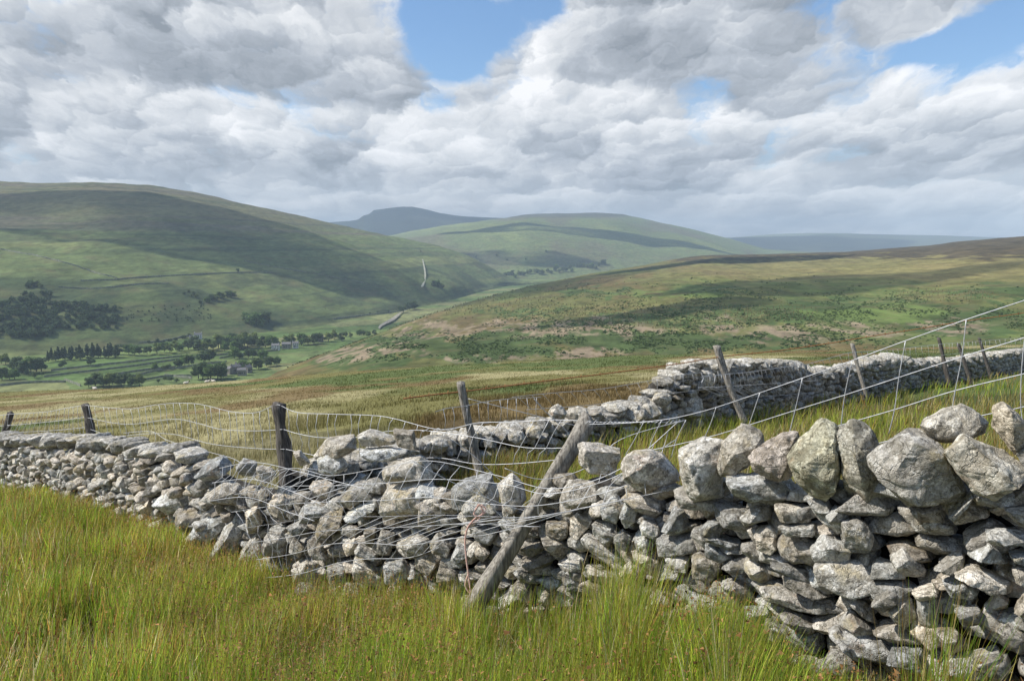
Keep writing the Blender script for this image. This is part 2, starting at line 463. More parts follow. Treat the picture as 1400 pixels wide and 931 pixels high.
sheet('mid_hill', (420, 1500),
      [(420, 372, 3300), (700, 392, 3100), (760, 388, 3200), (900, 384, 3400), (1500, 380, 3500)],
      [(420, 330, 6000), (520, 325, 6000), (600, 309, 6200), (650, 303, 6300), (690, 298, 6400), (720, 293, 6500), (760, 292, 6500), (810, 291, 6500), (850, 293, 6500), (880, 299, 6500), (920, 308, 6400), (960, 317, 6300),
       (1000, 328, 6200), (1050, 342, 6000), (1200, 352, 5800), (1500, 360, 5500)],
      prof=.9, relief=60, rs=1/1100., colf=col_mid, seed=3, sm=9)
sheet('far_mountain', (300, 900),
      [(300, 334, 7000), (900, 334, 7000)],
      [(300, 322, 9000), (400, 311, 9000), (455, 304, 9000), (478, 302.5, 9000), (490, 301, 9000), (496, 295.5, 9000), (505, 293.5, 9000), (511, 288, 9000), (522, 286.5, 9000), (545, 283.5, 9000), (564, 283, 9000), (580, 286, 9000), (600, 291, 9000), (625, 295, 9000), (660, 297, 9000),
       (720, 300, 9000), (900, 312, 9000)],
      prof=.9, relief=50, rs=1/1500., colf=col_mount, nq=900, ny=120, seed=4, sm=3)
sheet('distant_hills', (880, 2000),
      [(880, 339, 8000), (2000, 339, 8000)],
      [(880, 334, 10800), (980, 326, 10800), (1030, 324, 10800), (1100, 322, 10800), (1125, 320, 10800), (1170, 320, 10800), (1300, 322, 10800), (1335, 324, 10800), (1400, 326, 10800), (1700, 318, 10800), (2000, 326, 10800)],
      prof=.9, relief=30, rs=1/2500., colf=col_far, nq=400, ny=80, seed=5)
sheet('horizon_ridge', (880, 1500),
      [(880, 338, 11500), (1500, 338, 11500)],
      [(880, 330, 12800), (1000, 325, 12800), (1060, 320, 12800), (1110, 318.5, 12800), (1160, 319, 12800), (1220, 322, 12800), (1500, 330, 12800)],
      prof=.9, colf=col_far, nq=160, ny=40, seed=6)

# valley floor: one broad sheet with its hay meadows, out to the horizon
FIELD_SEEDS = []
def valley():
    ys = np.concatenate([np.linspace(-3000, 350, 12), np.geomspace(380, 3600, 380), np.geomspace(3700, 14500, 30)])
    qs = np.concatenate([np.linspace(-.83, -.75, 8), np.linspace(-.74, .05, 420), np.linspace(.06, .83, 30)])
    Yg, Qg = np.meshgrid(ys, qs, indexing='ij')
    X = Qg*np.maximum(Yg, 2500*(Yg < 350)+0)*1.0
    X = np.where(Yg < 350, Qg*3000, X)
    z = ZV+1.5*fbm(X/200, Yg/200, o=3, s=91)-2
    V = np.stack([X, Yg, z], -1).reshape(-1, 3)
    n, m = Yg.shape
    i = np.arange(n-1)[:, None]*m+np.arange(m-1)[None]
    Fc = np.stack([i, i+1, i+m+1, i+m], -1).reshape(-1, 4)
    x, y = V[:, 0], V[:, 1]
    # meadows as skewed strips
    a = x*.82+y*.57; b = -x*.57+y*.82
    a = a+14*fbm(x/150, y/150, s=92); cell = np.floor(b/85+.25*np.sin(a/160)); ca = np.floor(a/210+cell*.37)
    h = _h(cell.astype(np.int64), ca.astype(np.int64), np.zeros(len(x), np.int64), 5)
    c = np.tile(np.array([.125, .165, .058]), (len(V), 1))
    c = mixc(c, (.20, .20, .085), (h > .72)*.75); c = mixc(c, (.075, .12, .035), (h < .3)*.8); c = mixc(c, (.135, .18, .055), ((h > .3) & (h < .45))*.7)
    return mesh_obj('valley_floor', V, Fc, M_HILL, None, c)
tag(valley(), kind='structure')
exec_far = True

# ------------------------------------------------------------------ trees
def leaf_cloud(lumps, nper, size, seed, base=(.045, .075, .022)):
    r = np.random.default_rng(seed)
    V = []; Cc = []
    for (c, rad) in lumps:
        d = r.normal(size=(nper, 3)); d /= np.linalg.norm(d, axis=1)[:, None]
        rr = rad*(r.random(nper)**.35)*(1+.25*r.normal(size=nper)*.5)
        p = np.asarray(c)+d*rr[:, None]*np.array([1, 1, .8])
        u = r.normal(size=(nper, 3)); u /= np.linalg.norm(u, axis=1)[:, None]
        w = np.cross(u, r.normal(size=(nper, 3))); w /= np.linalg.norm(w, axis=1)[:, None]
        s = size*(.6+.8*r.random(nper))[:, None]
        quad = np.stack([p-u*s-w*s*.7, p+u*s-w*s*.7, p+u*s*.8+w*s*.8, p-u*s*.7+w*s*.7], 1)
        V.append(quad.reshape(-1, 3))
        k = (.7+.6*r.random((nper, 1)))*np.array(base)*(1+.35*(r.random()-.5))
        Cc.append(np.repeat(k, 4, axis=0))
    V = np.vstack(V); Cc = np.vstack(Cc)
    Fc = np.arange(len(V)).reshape(-1, 4)
    return V, Fc, Cc
def tree_data(kind, seed, H=10.):
    r = random.Random(seed); lumps = []
    if kind == 'conifer':
        k = 9
        for i in range(k):
            f = i/(k-1); rad = H*.17*(1-f)+H*.03
            for j in range(3 if f < .8 else 1):
                a = r.random()*6.28; lumps.append(((cos(a)*rad*.6, sin(a)*rad*.6, H*(.15+.82*f)), rad*.75))
    elif kind == 'bush':
        for i in range(6):
            a = r.random()*6.28; lumps.append(((cos(a)*H*.28*r.random(), sin(a)*H*.28*r.random(), H*(.3+.35*r.random())), H*(.22+.14*r.random())))
    else:
        for i in range(13):
            a = r.random()*6.28; b = r.random(); rr = H*.36*(1-.6*abs(b-.4))
            lumps.append(((cos(a)*rr*r.uniform(.35, 1), sin(a)*rr*r.uniform(.35, 1), H*(.20+.62*b)), H*r.uniform(.15, .23)))
    return lumps
PROTO = {}
def tree_proto(kind, i):
    base = {'broad': (.125, .17, .062), 'conifer': (.075, .11, .058), 'bush': (.085, .12, .048)}[kind]
    lumps = tree_data(kind, i*7+3); base = tuple(b_*f_ for b_, f_ in zip(base, [(1, 1, 1), (1.25, 1.15, .9), (.75, .8, .85), (1.1, 1.2, 1), (.9, .9, 1.1)][i % 5]))
    V, Fc, Cc = leaf_cloud(lumps, {'broad': 110, 'conifer': 55, 'bush': 110}[kind], .42, i+5, base)
    me = mesh_obj('crown', V, Fc, M_TREE, None, Cc, smooth=False)
    r = random.Random(i)
    tb = MB(); V2, F2 = tube([(0, 0, -.6), (r.uniform(-.1, .1), 0, 2), (r.uniform(-.4, .4), .2, 5.5), (0, 0, 8.6 if kind == 'conifer' else 7.2)], [.32, .24, .15, .05], 6); tb.add(V2, F2)
    if kind == 'broad':
        for k in range(4):
            a = k*1.57+r.random(); V2, F2 = tube([(0, 0, 2.2+.4*k), (cos(a)*1.3, sin(a)*1.3, 4+.4*k), (cos(a)*2.4, sin(a)*2.4, 5.5+.4*k)], [.14, .1, .04], 5); tb.add(V2, F2)
    tr = tb.build('trunk', M_BARK)
    md = (me.data, tr.data)
    bpy.data.objects.remove(me); bpy.data.objects.remove(tr)
    return md
for kd, n in (('broad', 5), ('conifer', 2), ('bush', 3)):
    PROTO[kd] = [tree_proto(kd, i+{'broad': 0, 'conifer': 20, 'bush': 40}[kd]) for i in range(n)]
def plant(kind, p, H, label, group, cat='tree'):
    nm = {'broad': 'broadleaf_tree', 'conifer': 'conifer_tree', 'bush': 'shrub'}[kind]
    o = empty(nm, tuple(p), random.random()*6.28); s = H/10.
    o.scale = (s*random.uniform(.95, 1.3), s*random.uniform(.95, 1.3), s)
    cm, tm = random.choice(PROTO[kind])
    c = bpy.data.objects.new('crown', cm); link(c, o); t = bpy.data.objects.new('trunk', tm); link(t, o)
    tag(o, label, cat, group); return o
def hpx(px_h, Y): return px_h/F*Y
def row(kind, pts, n, hp, label, group, jit=2.0, on=None, cat='tree'):
    """n trees along a line of the land (pixels of their feet), hp = height seen"""
    P = np.array(pts, float); L = np.r_[0, np.cumsum(np.hypot(*np.diff(P, axis=0).T))]
    for k in range(n):
        s = L[-1]*(k+random.uniform(.15, .85))/n
        px = np.interp(s, L, P[:, 0]); py = np.interp(s, L, P[:, 1])+random.uniform(-jit, jit)
        p = floor_pt(px, py) if on is None else hit(on, px, py)
        p[2] -= .5
        plant(kind, p, hpx(hp*random.uniform(.75, 1.15), p[1]), label, group, cat)

# valley trees, belt by belt (photo rows of their feet)
row('broad', [(0, 519), (22, 518)], 3, 17, 'dark round tree at the left end of the valley below the long belt', 'trees at the left end of the valley')
row('broad', [(20, 508), (62, 506)], 5, 22, 'tall dark tree in the clump left of the spruce plantation', 'clump left of the spruce plantation')
row('conifer', [(64, 492), (100, 489), (160, 485)], 20, 17, 'dark spruce in the plantation belt along the valley bottom', 'spruces of the plantation belt')
row('broad', [(162, 484), (215, 481), (260, 478)], 12, 14, 'dark round tree in the belt right of the spruce plantation', 'trees right of the spruce plantation')
row('broad', [(262, 478), (300, 475), (350, 472)], 14, 17, 'dark broadleaf tree in the belt below the white farmhouse', 'trees below the white farmhouse')
row('broad', [(0, 497), (12, 496)], 2, 14, 'dark tree at the left edge level with the plantation', 'trees at the left edge')
row('broad', [(124, 498)], 1, 14, 'single round tree in the meadow below the spruce plantation', None, 0)
row('bush', [(78, 503), (90, 501)], 2, 8, 'small bush in the meadow under the left clump', 'small meadow bushes', cat='bush')
row('bush', [(35, 512), (48, 514), (60, 515)], 5, 9, 'low bush in the hedge under the left clump', 'hedge bushes under the left clump', cat='bush')
row('broad', [(118, 527), (150, 526), (195, 526)], 9, 17, 'dark tree in the clump behind the near grassy crest', 'clump behind the near crest')
row('broad', [(212, 505)], 1, 11, 'lone tree standing between two hay meadows', None, 0)
row('bush', [(222, 504), (234, 502)], 3, 7, 'rounded bush beside the lone tree between the hay meadows', 'bushes between the hay meadows', cat='bush')
row('broad', [(238, 500), (262, 498)], 4, 13, 'pale green tree at the head of the hay meadows', 'trees at the head of the hay meadows')
row('broad', [(268, 494), (290, 492)], 4, 14, 'dark tree in the knot above the hay meadows', 'trees in the knot above the hay meadows')
row('broad', [(268, 515), (285, 515), (305, 516)], 6, 25, 'big dark tree beside the slate roofed hamlet', 'big trees beside the hamlet')
row('bush', [(214, 521), (245, 520)], 5, 7, 'small bush showing over the near crest', 'small bushes over the near crest', cat='bush')
row('broad', [(318, 490), (345, 488), (365, 490)], 6, 14, 'dark tree in the group right of the hay meadows', 'trees right of the hay meadows')
row('broad', [(330, 505), (350, 503), (380, 498)], 7, 14, 'tree growing among the houses of the hamlet', 'trees among the hamlet houses')
row('broad', [(300, 477), (350, 474), (400, 470), (440, 467), (470, 463)], 18, 15, 'dark tree in the belt behind the hamlet', 'belt behind the hamlet')
row('broad', [(470, 462), (515, 457)], 6, 8, 'small tree on the hedge line at the foot of the moor', 'small trees at the foot of the moor')
row('broad', [(325, 450), (345, 449), (365, 446)], 8, 22, 'tall dark tree in the grove below the far slope', 'grove below the far slope')
row('broad', [(374, 440), (410, 439)], 8, 13, 'dark tree in the flat topped row by the stone barn', 'row by the stone barn')
row('broad', [(434, 437), (444, 436)], 2, 13, 'dark tree just right of the stone barn', 'trees right of the stone barn')
row('broad', [(545, 426), (570, 421)], 6, 10, 'dark tree beside the pale gravel of the stream', 'trees beside the stream gravel')
row('bush', [(455, 434), (500, 429), (540, 426)], 8, 4, 'low bush on the hedge along the foot of the far slope', 'hedge bushes along the far slope', cat='bush')
row('bush', [(200, 470), (240, 466), (262, 458)], 10, 6, 'low bush on the curving hedge left of the white farmhouse', 'bushes on the curving hedge', 1, 'left_hill', cat='bush')
row('broad', [(592, 393), (606, 394)], 4, 9, 'dark tree in the small clump beside the pale hillside track', 'small clump by the hillside track', 2, 'left_hill')
row('broad', [(325, 372)], 1, 7, 'lone hawthorn on the wall line of the left hill', None, 0, 'left_hill')
row('broad', [(280, 412), (300, 410), (322, 408)], 12, 9, 'dark scrub tree in the loose copse on the left hill', 'loose copse on the left hill', 4, 'left_hill')
row('bush', [(250, 400), (275, 415)], 6, 6, 'scattered thorn bush left of the hillside copse', 'thorn bushes on the left hill', 6, 'left_hill', cat='bush')
row('broad', [(36, 392), (58, 391)], 5, 9, 'dark tree in the square block at the top of the hillside wood', 'square block above the hillside wood', 3, 'left_hill')
row('broad', [(680, 381), (720, 376), (760, 371), (830, 364)], 34, 7, 'small dark tree in the line across the far valley head', 'tree line across the far valley head', 3, 'mid_hill')
row('broad', [(640, 349), (700, 352), (760, 348)], 5, 3, 'tiny isolated tree high on the distant green hill', 'isolated trees on the distant green hill', 6, 'mid_hill')

# hillside wood: one mass nobody could count
def wood():
    Vs = []; Cs = []
    spots = []
    while len(spots) < 470:
        px = random.uniform(-120, 165); py = random.uniform(400, 462)
        d = 0
        if px < 25 and py > 412: d = 1
        if 25 < px < 70 and py > 398+.1*px: d = 1
        if 70 <= px < 160 and 414+.09*(px-70) < py < 450: d = .85
        if px < 25 and py > 430: d = 1
        if random.random() < d: spots.append((px, py))
    for _ in range(90): spots.append((random.uniform(150, 290), random.uniform(418, 440)))
    for k, (px, py) in enumerate(spots):
        p = hit('left_hill', px, py)
        H = random.uniform(5.5, 9.5) if k < 470 else random.uniform(1.5, 3)
        V, Fc, Cc = leaf_cloud([((c[0], c[1], c[2]), r_) for c, r_ in tree_data('bush', k)], 26, .8, k, (.088, .125, .052))
        Vs.append(V*H/10*1.4+p-np.array([0, 0, 1])); Cs.append(Cc)
    V = np.vstack(Vs)
    return mesh_obj('hillside_wood', V, np.arange(len(V)).reshape(-1, 4), M_TREE, None, np.vstack(Cs), False)
tag(wood(), 'dark mass of woodland and scrub on the lower left hillside', 'wood', kind='stuff')

def tufts():
    r = np.random.default_rng(9); Vs = []; Cs = []
    zones = [(640, 470, 130, 18, 1400), (880, 465, 170, 20, 2200), (1080, 465, 130, 18, 1500), (880, 435, 220, 18, 2200), (1150, 420, 200, 20, 1800), (1330, 440, 90, 28, 900), (560, 478, 90, 18, 900), (900, 400, 260, 16, 1100)]
    for cx, cy, rx, ry, n in zones:
        for _ in range(n):
            px = cx+r.normal()*rx*.6; py = cy+r.normal()*ry*.6
            if vnoise(np.array(px/22.), np.array(py/6.), s=5) < -.05 or py > 497: continue
            p = hit('right_moor', px, py); s_ = r.uniform(.35, .85)*(.5+p[1]/1100)
            for k in range(4):
                c = p+np.array([r.normal()*s_*.5, r.normal()*s_*.5, s_*.25]); u = r.normal(size=3)*s_*.6; u[2] = 0; w_ = np.array([r.normal()*.2, r.normal()*.2, .6])*s_
                Vs.append([c-u-w_*.6, c+u-w_*.6, c+u*.7+w_, c-u*.7+w_]); g = r.uniform(.7, 1.3)
                Cs.append(np.tile(np.array([.082, .118, .042])*g, (4, 1)))
    V = np.array(Vs).reshape(-1, 3)
    return mesh_obj('bracken', V, np.arange(len(V)).reshape(-1, 4), M_TREE, None, np.vstack(Cs), False)
tag(tufts(), 'dark green bracken and rush tufts dotted over the moor slope', 'bracken', kind='stuff')
def stakes():
    r = np.random.default_rng(19); mb_v = []; mb_c = []
    for cx, cy, rx, ry in [(620, 421, 95, 9), (760, 424, 70, 10), (905, 432, 150, 20), (1060, 428, 60, 12), (1290, 404, 70, 10), (700, 408, 60, 7)]:
        P0 = hit('right_moor', cx, cy)
        for py in np.arange(cy-ry, cy+ry, 3.4):
            for px in np.arange(cx-rx, cx+rx, 5.2):
                if ((px-cx)/rx)**2+((py-cy)/ry)**2 > 1 or r.random() < .25: continue
                p = hit('right_moor', px+r.normal()*1.0+(py*7 % 5), py+r.normal()*.5); h = 1.15*r.uniform(.8, 1.2)*(.5+p[1]/800); w_ = .22*h
                for a in (0, 1.57):
                    u = np.array([cos(a)*w_, sin(a)*w_, 0]); z = np.array([0, 0, h])
                    mb_v.append([p-u-z*.2, p+u-z*.2, p+u*.6+z, p-u*.6+z]); mb_c.append(np.tile(np.array([.27, .23, .12])*r.uniform(.6, 1.2), (4, 1)))
    V = np.array(mb_v).reshape(-1, 3)
    return mesh_obj('dry_tussocks', V, np.arange(len(V)).reshape(-1, 4), M_TREE, None, np.vstack(mb_c), False)
tag(stakes(), 'rows of small straw coloured tussocks dotted across the green moor slope', 'tussocks', kind='stuff')

# ------------------------------------------------------------------ valley things: walls, houses, stream, track
def ribbon_wall(name, pts, w, h, mat, label, cat, group=None, on=None, step=10):
    P = smoothpath([list(p)+[0] for p in pts], 14)[:, :2]
    W = []
    for px, py in P:
        W.append(floor_pt(px, py) if on is None else hit(on, px, py))
    W = np.array(W); T = np.gradient(W, axis=0); T[:, 2] = 0; T /= np.linalg.norm(T, axis=1)[:, None]+1e-9
    N = np.stack([-T[:, 1], T[:, 0], 0*T[:, 0]], 1)
    mb = MB(); V = []; Fs = []
    for k in range(len(W)):
        hh = h*random.uniform(.75, 1.2)
        V += [W[k]-N[k]*w/2-[0, 0, 1.5], W[k]-N[k]*w/2*.7+[0, 0, hh], W[k]+N[k]*w/2*.7+[0, 0, hh], W[k]+N[k]*w/2-[0, 0, 1.5]]
        if k:
            a = (k-1)*4; b = k*4
            Fs += [(a, a+1, b+1, b), (a+1, a+2, b+2, b+1), (a+2, a+3, b+3, b+2)]
    Fs += [(0, 3, 2, 1), (len(V)-4, len(V)-3, len(V)-2, len(V)-1)]
    mb.add(V, Fs); o = mb.build(name, mat, smooth=False, origin=W[0])
    tag(o, label, cat, group); return o
M_FWALL = mat_plain('field_wall_stone', (.25, .245, .20), (.13, .15, .09), .3)
G1 = 'stone field walls between the valley meadows'
for pts in ([(60, 514), (110, 508), (180, 500), (250, 490), (330, 482)], [(70, 506), (120, 500), (180, 494), (250, 486)], [(150, 512), (200, 505), (240, 501)],
            [(170, 517), (210, 507), (260, 500), (310, 494)], [(190, 520), (225, 514), (262, 513)], [(0, 508), (40, 506)], [(0, 526), (40, 522), (90, 521)], [(225, 512), (262, 516)],
            [(88, 518), (110, 526)], [(300, 489), (345, 482), (380, 478)]):
    ribbon_wall('field_wall', pts, .8, 1.0, M_FWALL, 'thin dark stone wall dividing hay meadows on the valley floor', 'field wall', G1)
for pts, lb in (([(0, 341), (40, 348), (75, 356), (105, 364), (130, 373), (160, 380)], 'dark stone wall slanting down the sunlit band of the left hill'),
            ([(110, 384), (150, 383), (200, 379), (260, 376), (325, 373), (372, 373)], 'long level stone wall crossing the left hill to the lone hawthorn'),
            ([(335, 357), (380, 366), (440, 376), (520, 392)], 'stone wall descending the left hill right of the hawthorn'),
            ([(80, 393), (130, 395), (190, 389), (230, 388)], 'wavy wall above the hillside wood'),
            ([(455, 436), (500, 431), (545, 426)], 'hedged wall at the very foot of the left hill'),
            ([(190, 469), (220, 467), (262, 458)], 'curving wall under the hedge left of the white farmhouse')):
    ribbon_wall('field_wall', pts, 2.0, 1.9, M_FWALL, lb, 'field wall', None, 'left_hill')
M_TRACK = mat_plain('pale_limestone_track', (.34, .33, .26), (.24, .25, .17), .05)
def ribbon(name, pts, widths, mat, on=None, lift=.25):
    P = smoothpath([list(p)+[w] for p, w in zip(pts, widths)], 16)
    W = np.array([floor_pt(a, b) if on is None else hit(on, a, b) for a, b, _ in P]); t_ = np.linspace(0, 1, len(W)); W = np.stack([np.polyval(np.polyfit(t_, W[:, i_], 4), t_) for i_ in range(3)], 1); W[:, 2] += lift
    T = np.gradient(W, axis=0); T[:, 2] = 0; T /= np.linalg.norm(T, axis=1)[:, None]+1e-9
    N = np.stack([-T[:, 1], T[:, 0], 0*T[:, 0]], 1); wd = (P[:, 2]*np.array([random.uniform(.7, 1.2) for _ in P]))[:, None]/2
    V = np.empty((2*len(W), 3)); V[0::2] = W-N*wd; V[1::2] = W+N*wd
    i = np.arange(len(W)-1)*2; Fc = np.stack([i, i+1, i+3, i+2], 1)
    return mesh_obj(name, V, Fc, mat)
tag(ribbon('hillside_track', [(577, 344), (576, 352), (581, 362), (579, 372), (582, 382), (577, 392)], [4, 5, 4, 5, 5, 6], M_TRACK, 'left_hill', 2.5), kind='structure')
tag(ribbon('stream_gravel', [(556, 425), (546, 428), (542, 434), (533, 438), (524, 444), (518, 449)], [3, 4, 9, 13, 9, 3], M_GRAVEL, None, .6), kind='structure')
tag(ribbon('moor_path', [(1352, 349), (1368, 356), (1385, 360), (1420, 364)], [3, 4, 4, 5], M_TRACK, 'right_moor', .5), kind='structure')

def house(px, py, L, Wd, Hh, rz, wall, label, group=None, on=None, pitch=.75):
    p = floor_pt(px, py) if on is None else hit(on, px, py)
    name = 'farmhouse' if L > 9 else 'cottage'
    e = empty(name, tuple(p), rz)
    mb = MB(); mb.box((0, 0, Hh/2-1), (L, Wd, Hh+2))
    mb.add([(-L/2, -Wd/2, Hh), (-L/2, Wd/2, Hh), (-L/2, 0, Hh+Wd/2*pitch)], [(0, 1, 2)]); mb.add([(L/2, -Wd/2, Hh), (L/2, Wd/2, Hh), (L/2, 0, Hh+Wd/2*pitch)], [(0, 2, 1)])
    mb.build('wall', wall, e, False)
    ov = .35; zt = Hh+Wd/2*pitch+.12; ze = Hh-.1
    V = [(-L/2-ov, -Wd/2-ov, ze), (L/2+ov, -Wd/2-ov, ze), (L/2+ov, 0, zt), (-L/2-ov, 0, zt), (-L/2-ov, Wd/2+ov, ze), (L/2+ov, Wd/2+ov, ze)]
    V2 = [(a, b, c+.2) for a, b, c in V]
    rb = MB(); rb.add(V+V2, [(0, 3, 2, 1), (3, 4, 5, 2), (6, 7, 8, 9), (9, 8, 11, 10), (0, 1, 7, 6), (4, 10, 11, 5), (0, 6, 9, 3), (3, 9, 10, 4), (1, 2, 8, 7), (2, 5, 11, 8)])
    rf = rb.build('roof', M_SLATE, e, False)
    for sx in (-1, 1):
        cb = MB(); cb.box((sx*(L/2-.5), 0, zt+.5), (.9, .7, 1.5)); cb.build('chimney', wall, rf, False)
    for sx in (-.32, 0.05, .34):
        for zz in (1.4, 3.9):
            if zz+1 > Hh: continue
            wb = MB(); wb.box((sx*L, -Wd/2-.03, zz), (1.1, .12, 1.2)); wb.build('window', M_PANE, e, False)
    db = MB(); db.box((-.14*L, -Wd/2-.04, 1.0), (1.0, .14, 2.0)); db.build('door', M_DOOR, e, False)
    tag(e, label, 'house', group); return e
house(271, 462, 11, 6.5, 5.2, .25, M_RENDER, 'white farmhouse with slate roof above the long tree belt')
house(262, 464, 6, 5, 3, .2, M_RENDER, 'low pale outbuilding just left of the white farmhouse')
house(427, 440, 15, 7, 4.5, .1, M_HSTONE, 'long stone barn between two dark tree groups', )
house(415, 441, 7, 5, 3.5, .3, M_HSTONE, 'small stone building at the left end of the long barn')
for (px, py, L, Wd, Hh, rz, m_, lb) in [
        (304, 512, 10, 6, 4.5, .3, M_HSTONE, 'grey stone house at the lower left corner of the hamlet'),
        (313, 509, 8, 6, 4.5, -.4, M_HSTONE, 'grey stone house behind the lower left one in the hamlet'),
        (322, 507, 11, 6, 5, .9, M_HSTONE, 'gable-on stone house in the middle of the hamlet'),
        (331, 511, 9, 6, 4.5, .2, M_HSTONE, 'slate roofed stone house nearest the near crest'),
        (327, 503, 8, 5, 4.5, .5, M_HSTONE, 'small slate roofed house at the back of the hamlet'),
        (339, 507, 8, 6, 4.2, 1.2, M_HSTONE, 'narrow stone house at the right end of the hamlet'),
        (366, 496, 7, 5, 4, .3, M_RENDER, 'small white house at the foot of the bracken slope'),
        (377, 477, 10, 6, 5, .1, M_RENDER, 'pale house half hidden in the belt behind the hamlet'),
        (392, 475, 12, 6, 5, .0, M_HSTONE, 'long grey house in the belt behind the hamlet'),
        (404, 474, 8, 6, 5, .3, M_RENDER, 'pale gabled house at the right end of the upper houses'),
        (438, 466, 9, 6, 5, .2, M_HSTONE, 'grey house among the trees near the foot of the moor')]:
    house(px, py, L, Wd, Hh, rz, m_, lb)

# ------------------------------------------------------------------ stones
def hull(P):
    bm = bmesh.new()
    vs = [bm.verts.new(p) for p in P]
    r = bmesh.ops.convex_hull(bm, input=vs)
    for v in [v for v in bm.verts if not v.link_faces]: bm.verts.remove(v)
    bmesh.ops.triangulate(bm, faces=bm.faces[:])
    bm.verts.index_update()
    V = np.array([v.co[:] for v in bm.verts]); Fc = np.array([[v.index for v in f.verts] for f in bm.faces])
    bm.free(); return V, Fc
def subdiv(V, T):
    e = np.sort(np.concatenate([T[:, [0, 1]], T[:, [1, 2]], T[:, [2, 0]]]), axis=1)
    u, inv = np.unique(e, axis=0, return_inverse=True); inv = inv.ravel()
    n = len(V); V2 = np.vstack([V, (V[u[:, 0]]+V[u[:, 1]])/2]); m = len(T)
    a, b, c = T.T; ab = inv[:m]+n; bc = inv[m:2*m]+n; ca = inv[2*m:]+n
    T2 = np.concatenate([np.stack(x, 1) for x in ((a, ab, ca), (b, bc, ab), (c, ca, bc), (ab, bc, ca))])
    return V2, T2
def laplace(V, T, k):
    n = len(V); s = np.zeros_like(V); d = np.zeros(n)
    for i, j in ((0, 1), (1, 2), (2, 0)):
        np.add.at(s, T[:, i], V[T[:, j]]); np.add.at(s, T[:, j], V[T[:, i]])
        np.add.at(d, T[:, i], 1); np.add.at(d, T[:, j], 1)
    return V+(s/d[:, None]-V)*k
def vnormals(V, T):
    n = np.cross(V[T[:, 1]]-V[T[:, 0]], V[T[:, 2]]-V[T[:, 0]]); N = np.zeros_like(V)
    for i in range(3): np.add.at(N, T[:, i], n)
    return N/(np.linalg.norm(N, axis=1)[:, None]+1e-12)
def stone_geo(outline, thick, level, seed, rough=1.):
    """angular stone whose silhouette is outline (s, z metres), returns local verts (s, z, n)"""
    r = np.random.default_rng(seed)
    O = np.asarray(outline, float); c = O.mean(0); D = O-c
    size = math.sqrt(max(1e-6, (np.ptp(O[:, 0])*np.ptp(O[:, 1]))))
    tl = r.normal(size=2)*.28
    pts = []
    for d in D:
        pts.append([*(d*r.uniform(.97, 1.02)), thick*r.uniform(.0, .30)])
        pts.append([*(d*r.uniform(.82, 1.0)), -thick*r.uniform(.15, .4)])
    nf = r.integers(3, 6); a0 = r.random()*6.28
    for k in range(nf):
        d = D[int((k/nf)*len(D)) % len(D)]
        pts.append([*(d*r.uniform(.45, .9)), thick*(.5+float(tl@d)/size*.55*1.0+r.normal()*.05)])
    for k in range(4):
        d = D[int((k/4)*len(D)) % len(D)]; pts.append([*(d*r.uniform(.4, .8)), -thick*.5])
    V, T = hull(pts)
    for k in range(level):
        V, T = subdiv(V, T)
        if k < 3: V = laplace(V, T, (.03, .10, .14)[k])
    N = vnormals(V, T); o = r.random(3)*100
    f = 1.7/size; X = V*f+o
    V = V+N*(size*.040*rough*fbm(X[:, 0], X[:, 1]*1.6, X[:, 2], o=2+level//2, s=3, rough=.55))[:, None]
    if level >= 3:
        X = V*f*4+o
        st = np.abs(vnoise(X[:, 0]*.5, X[:, 1]*1.5, X[:, 2]*.5, s=9))
        V = V-N*(size*.009*rough*(1-sstep(0, .18, st)))[:, None]+N*(size*.026*rough*vnoise(X[:, 0], X[:, 1], X[:, 2], s=8))[:, None]
    V[:, :2] += c
    return V, T
class Wall:
    """vertical wall surface over a plan curve given as (px, row for azimuth, Y)"""
    def __init__(s, pts, side=1):
        P = smoothpath([[float(Q(px, py))*Y, Y, 0] for px, py, Y in pts], 10)[:, :2]
        s.P = P; s.L = np.r_[0, np.cumsum(np.hypot(*np.diff(P, axis=0).T))]
        s.q = P[:, 0]/P[:, 1]
        T = np.gradient(P, axis=0); T /= np.linalg.norm(T, axis=1)[:, None]
        k = np.ones(15)/15
        T = np.stack([np.convolve(np.pad(T[:, i], 7, mode='edge'), k, 'valid') for i in (0, 1)], 1); T /= np.linalg.norm(T, axis=1)[:, None]
        s.T = T; s.N = np.stack([T[:, 1], -T[:, 0]], 1)    # toward the camera when the curve runs left to right
    def sz(s, px, py):
        q = Q(px, py); S = np.interp(q, s.q, s.L); Y = np.interp(q, s.q, s.P[:, 1])
        return np.stack([S, E(py)*Y], -1)
    def world(s, V, s0=None, lean=0.):
        """V (s, z, n). Rigid about s0 so stones keep their shape."""
        V = np.asarray(V, float)
        if s0 is None: s0 = V[:, 0]
        S0 = np.broadcast_to(s0, V[:, 0].shape)
        x = np.interp(S0, s.L, s.P[:, 0]); y = np.interp(S0, s.L, s.P[:, 1])
        tx = np.interp(S0, s.L, s.T[:, 0]); ty = np.interp(S0, s.L, s.T[:, 1])
        ds = V[:, 0]-S0; n = V[:, 2]
        return np.stack([x+tx*ds+ty*n, y+ty*ds-tx*n, V[:, 1]], 1)
def rot2(P, a, c):
    R = np.array([[cos(a), -sin(a)], [sin(a), cos(a)]]); return (P-c)@R.T+c
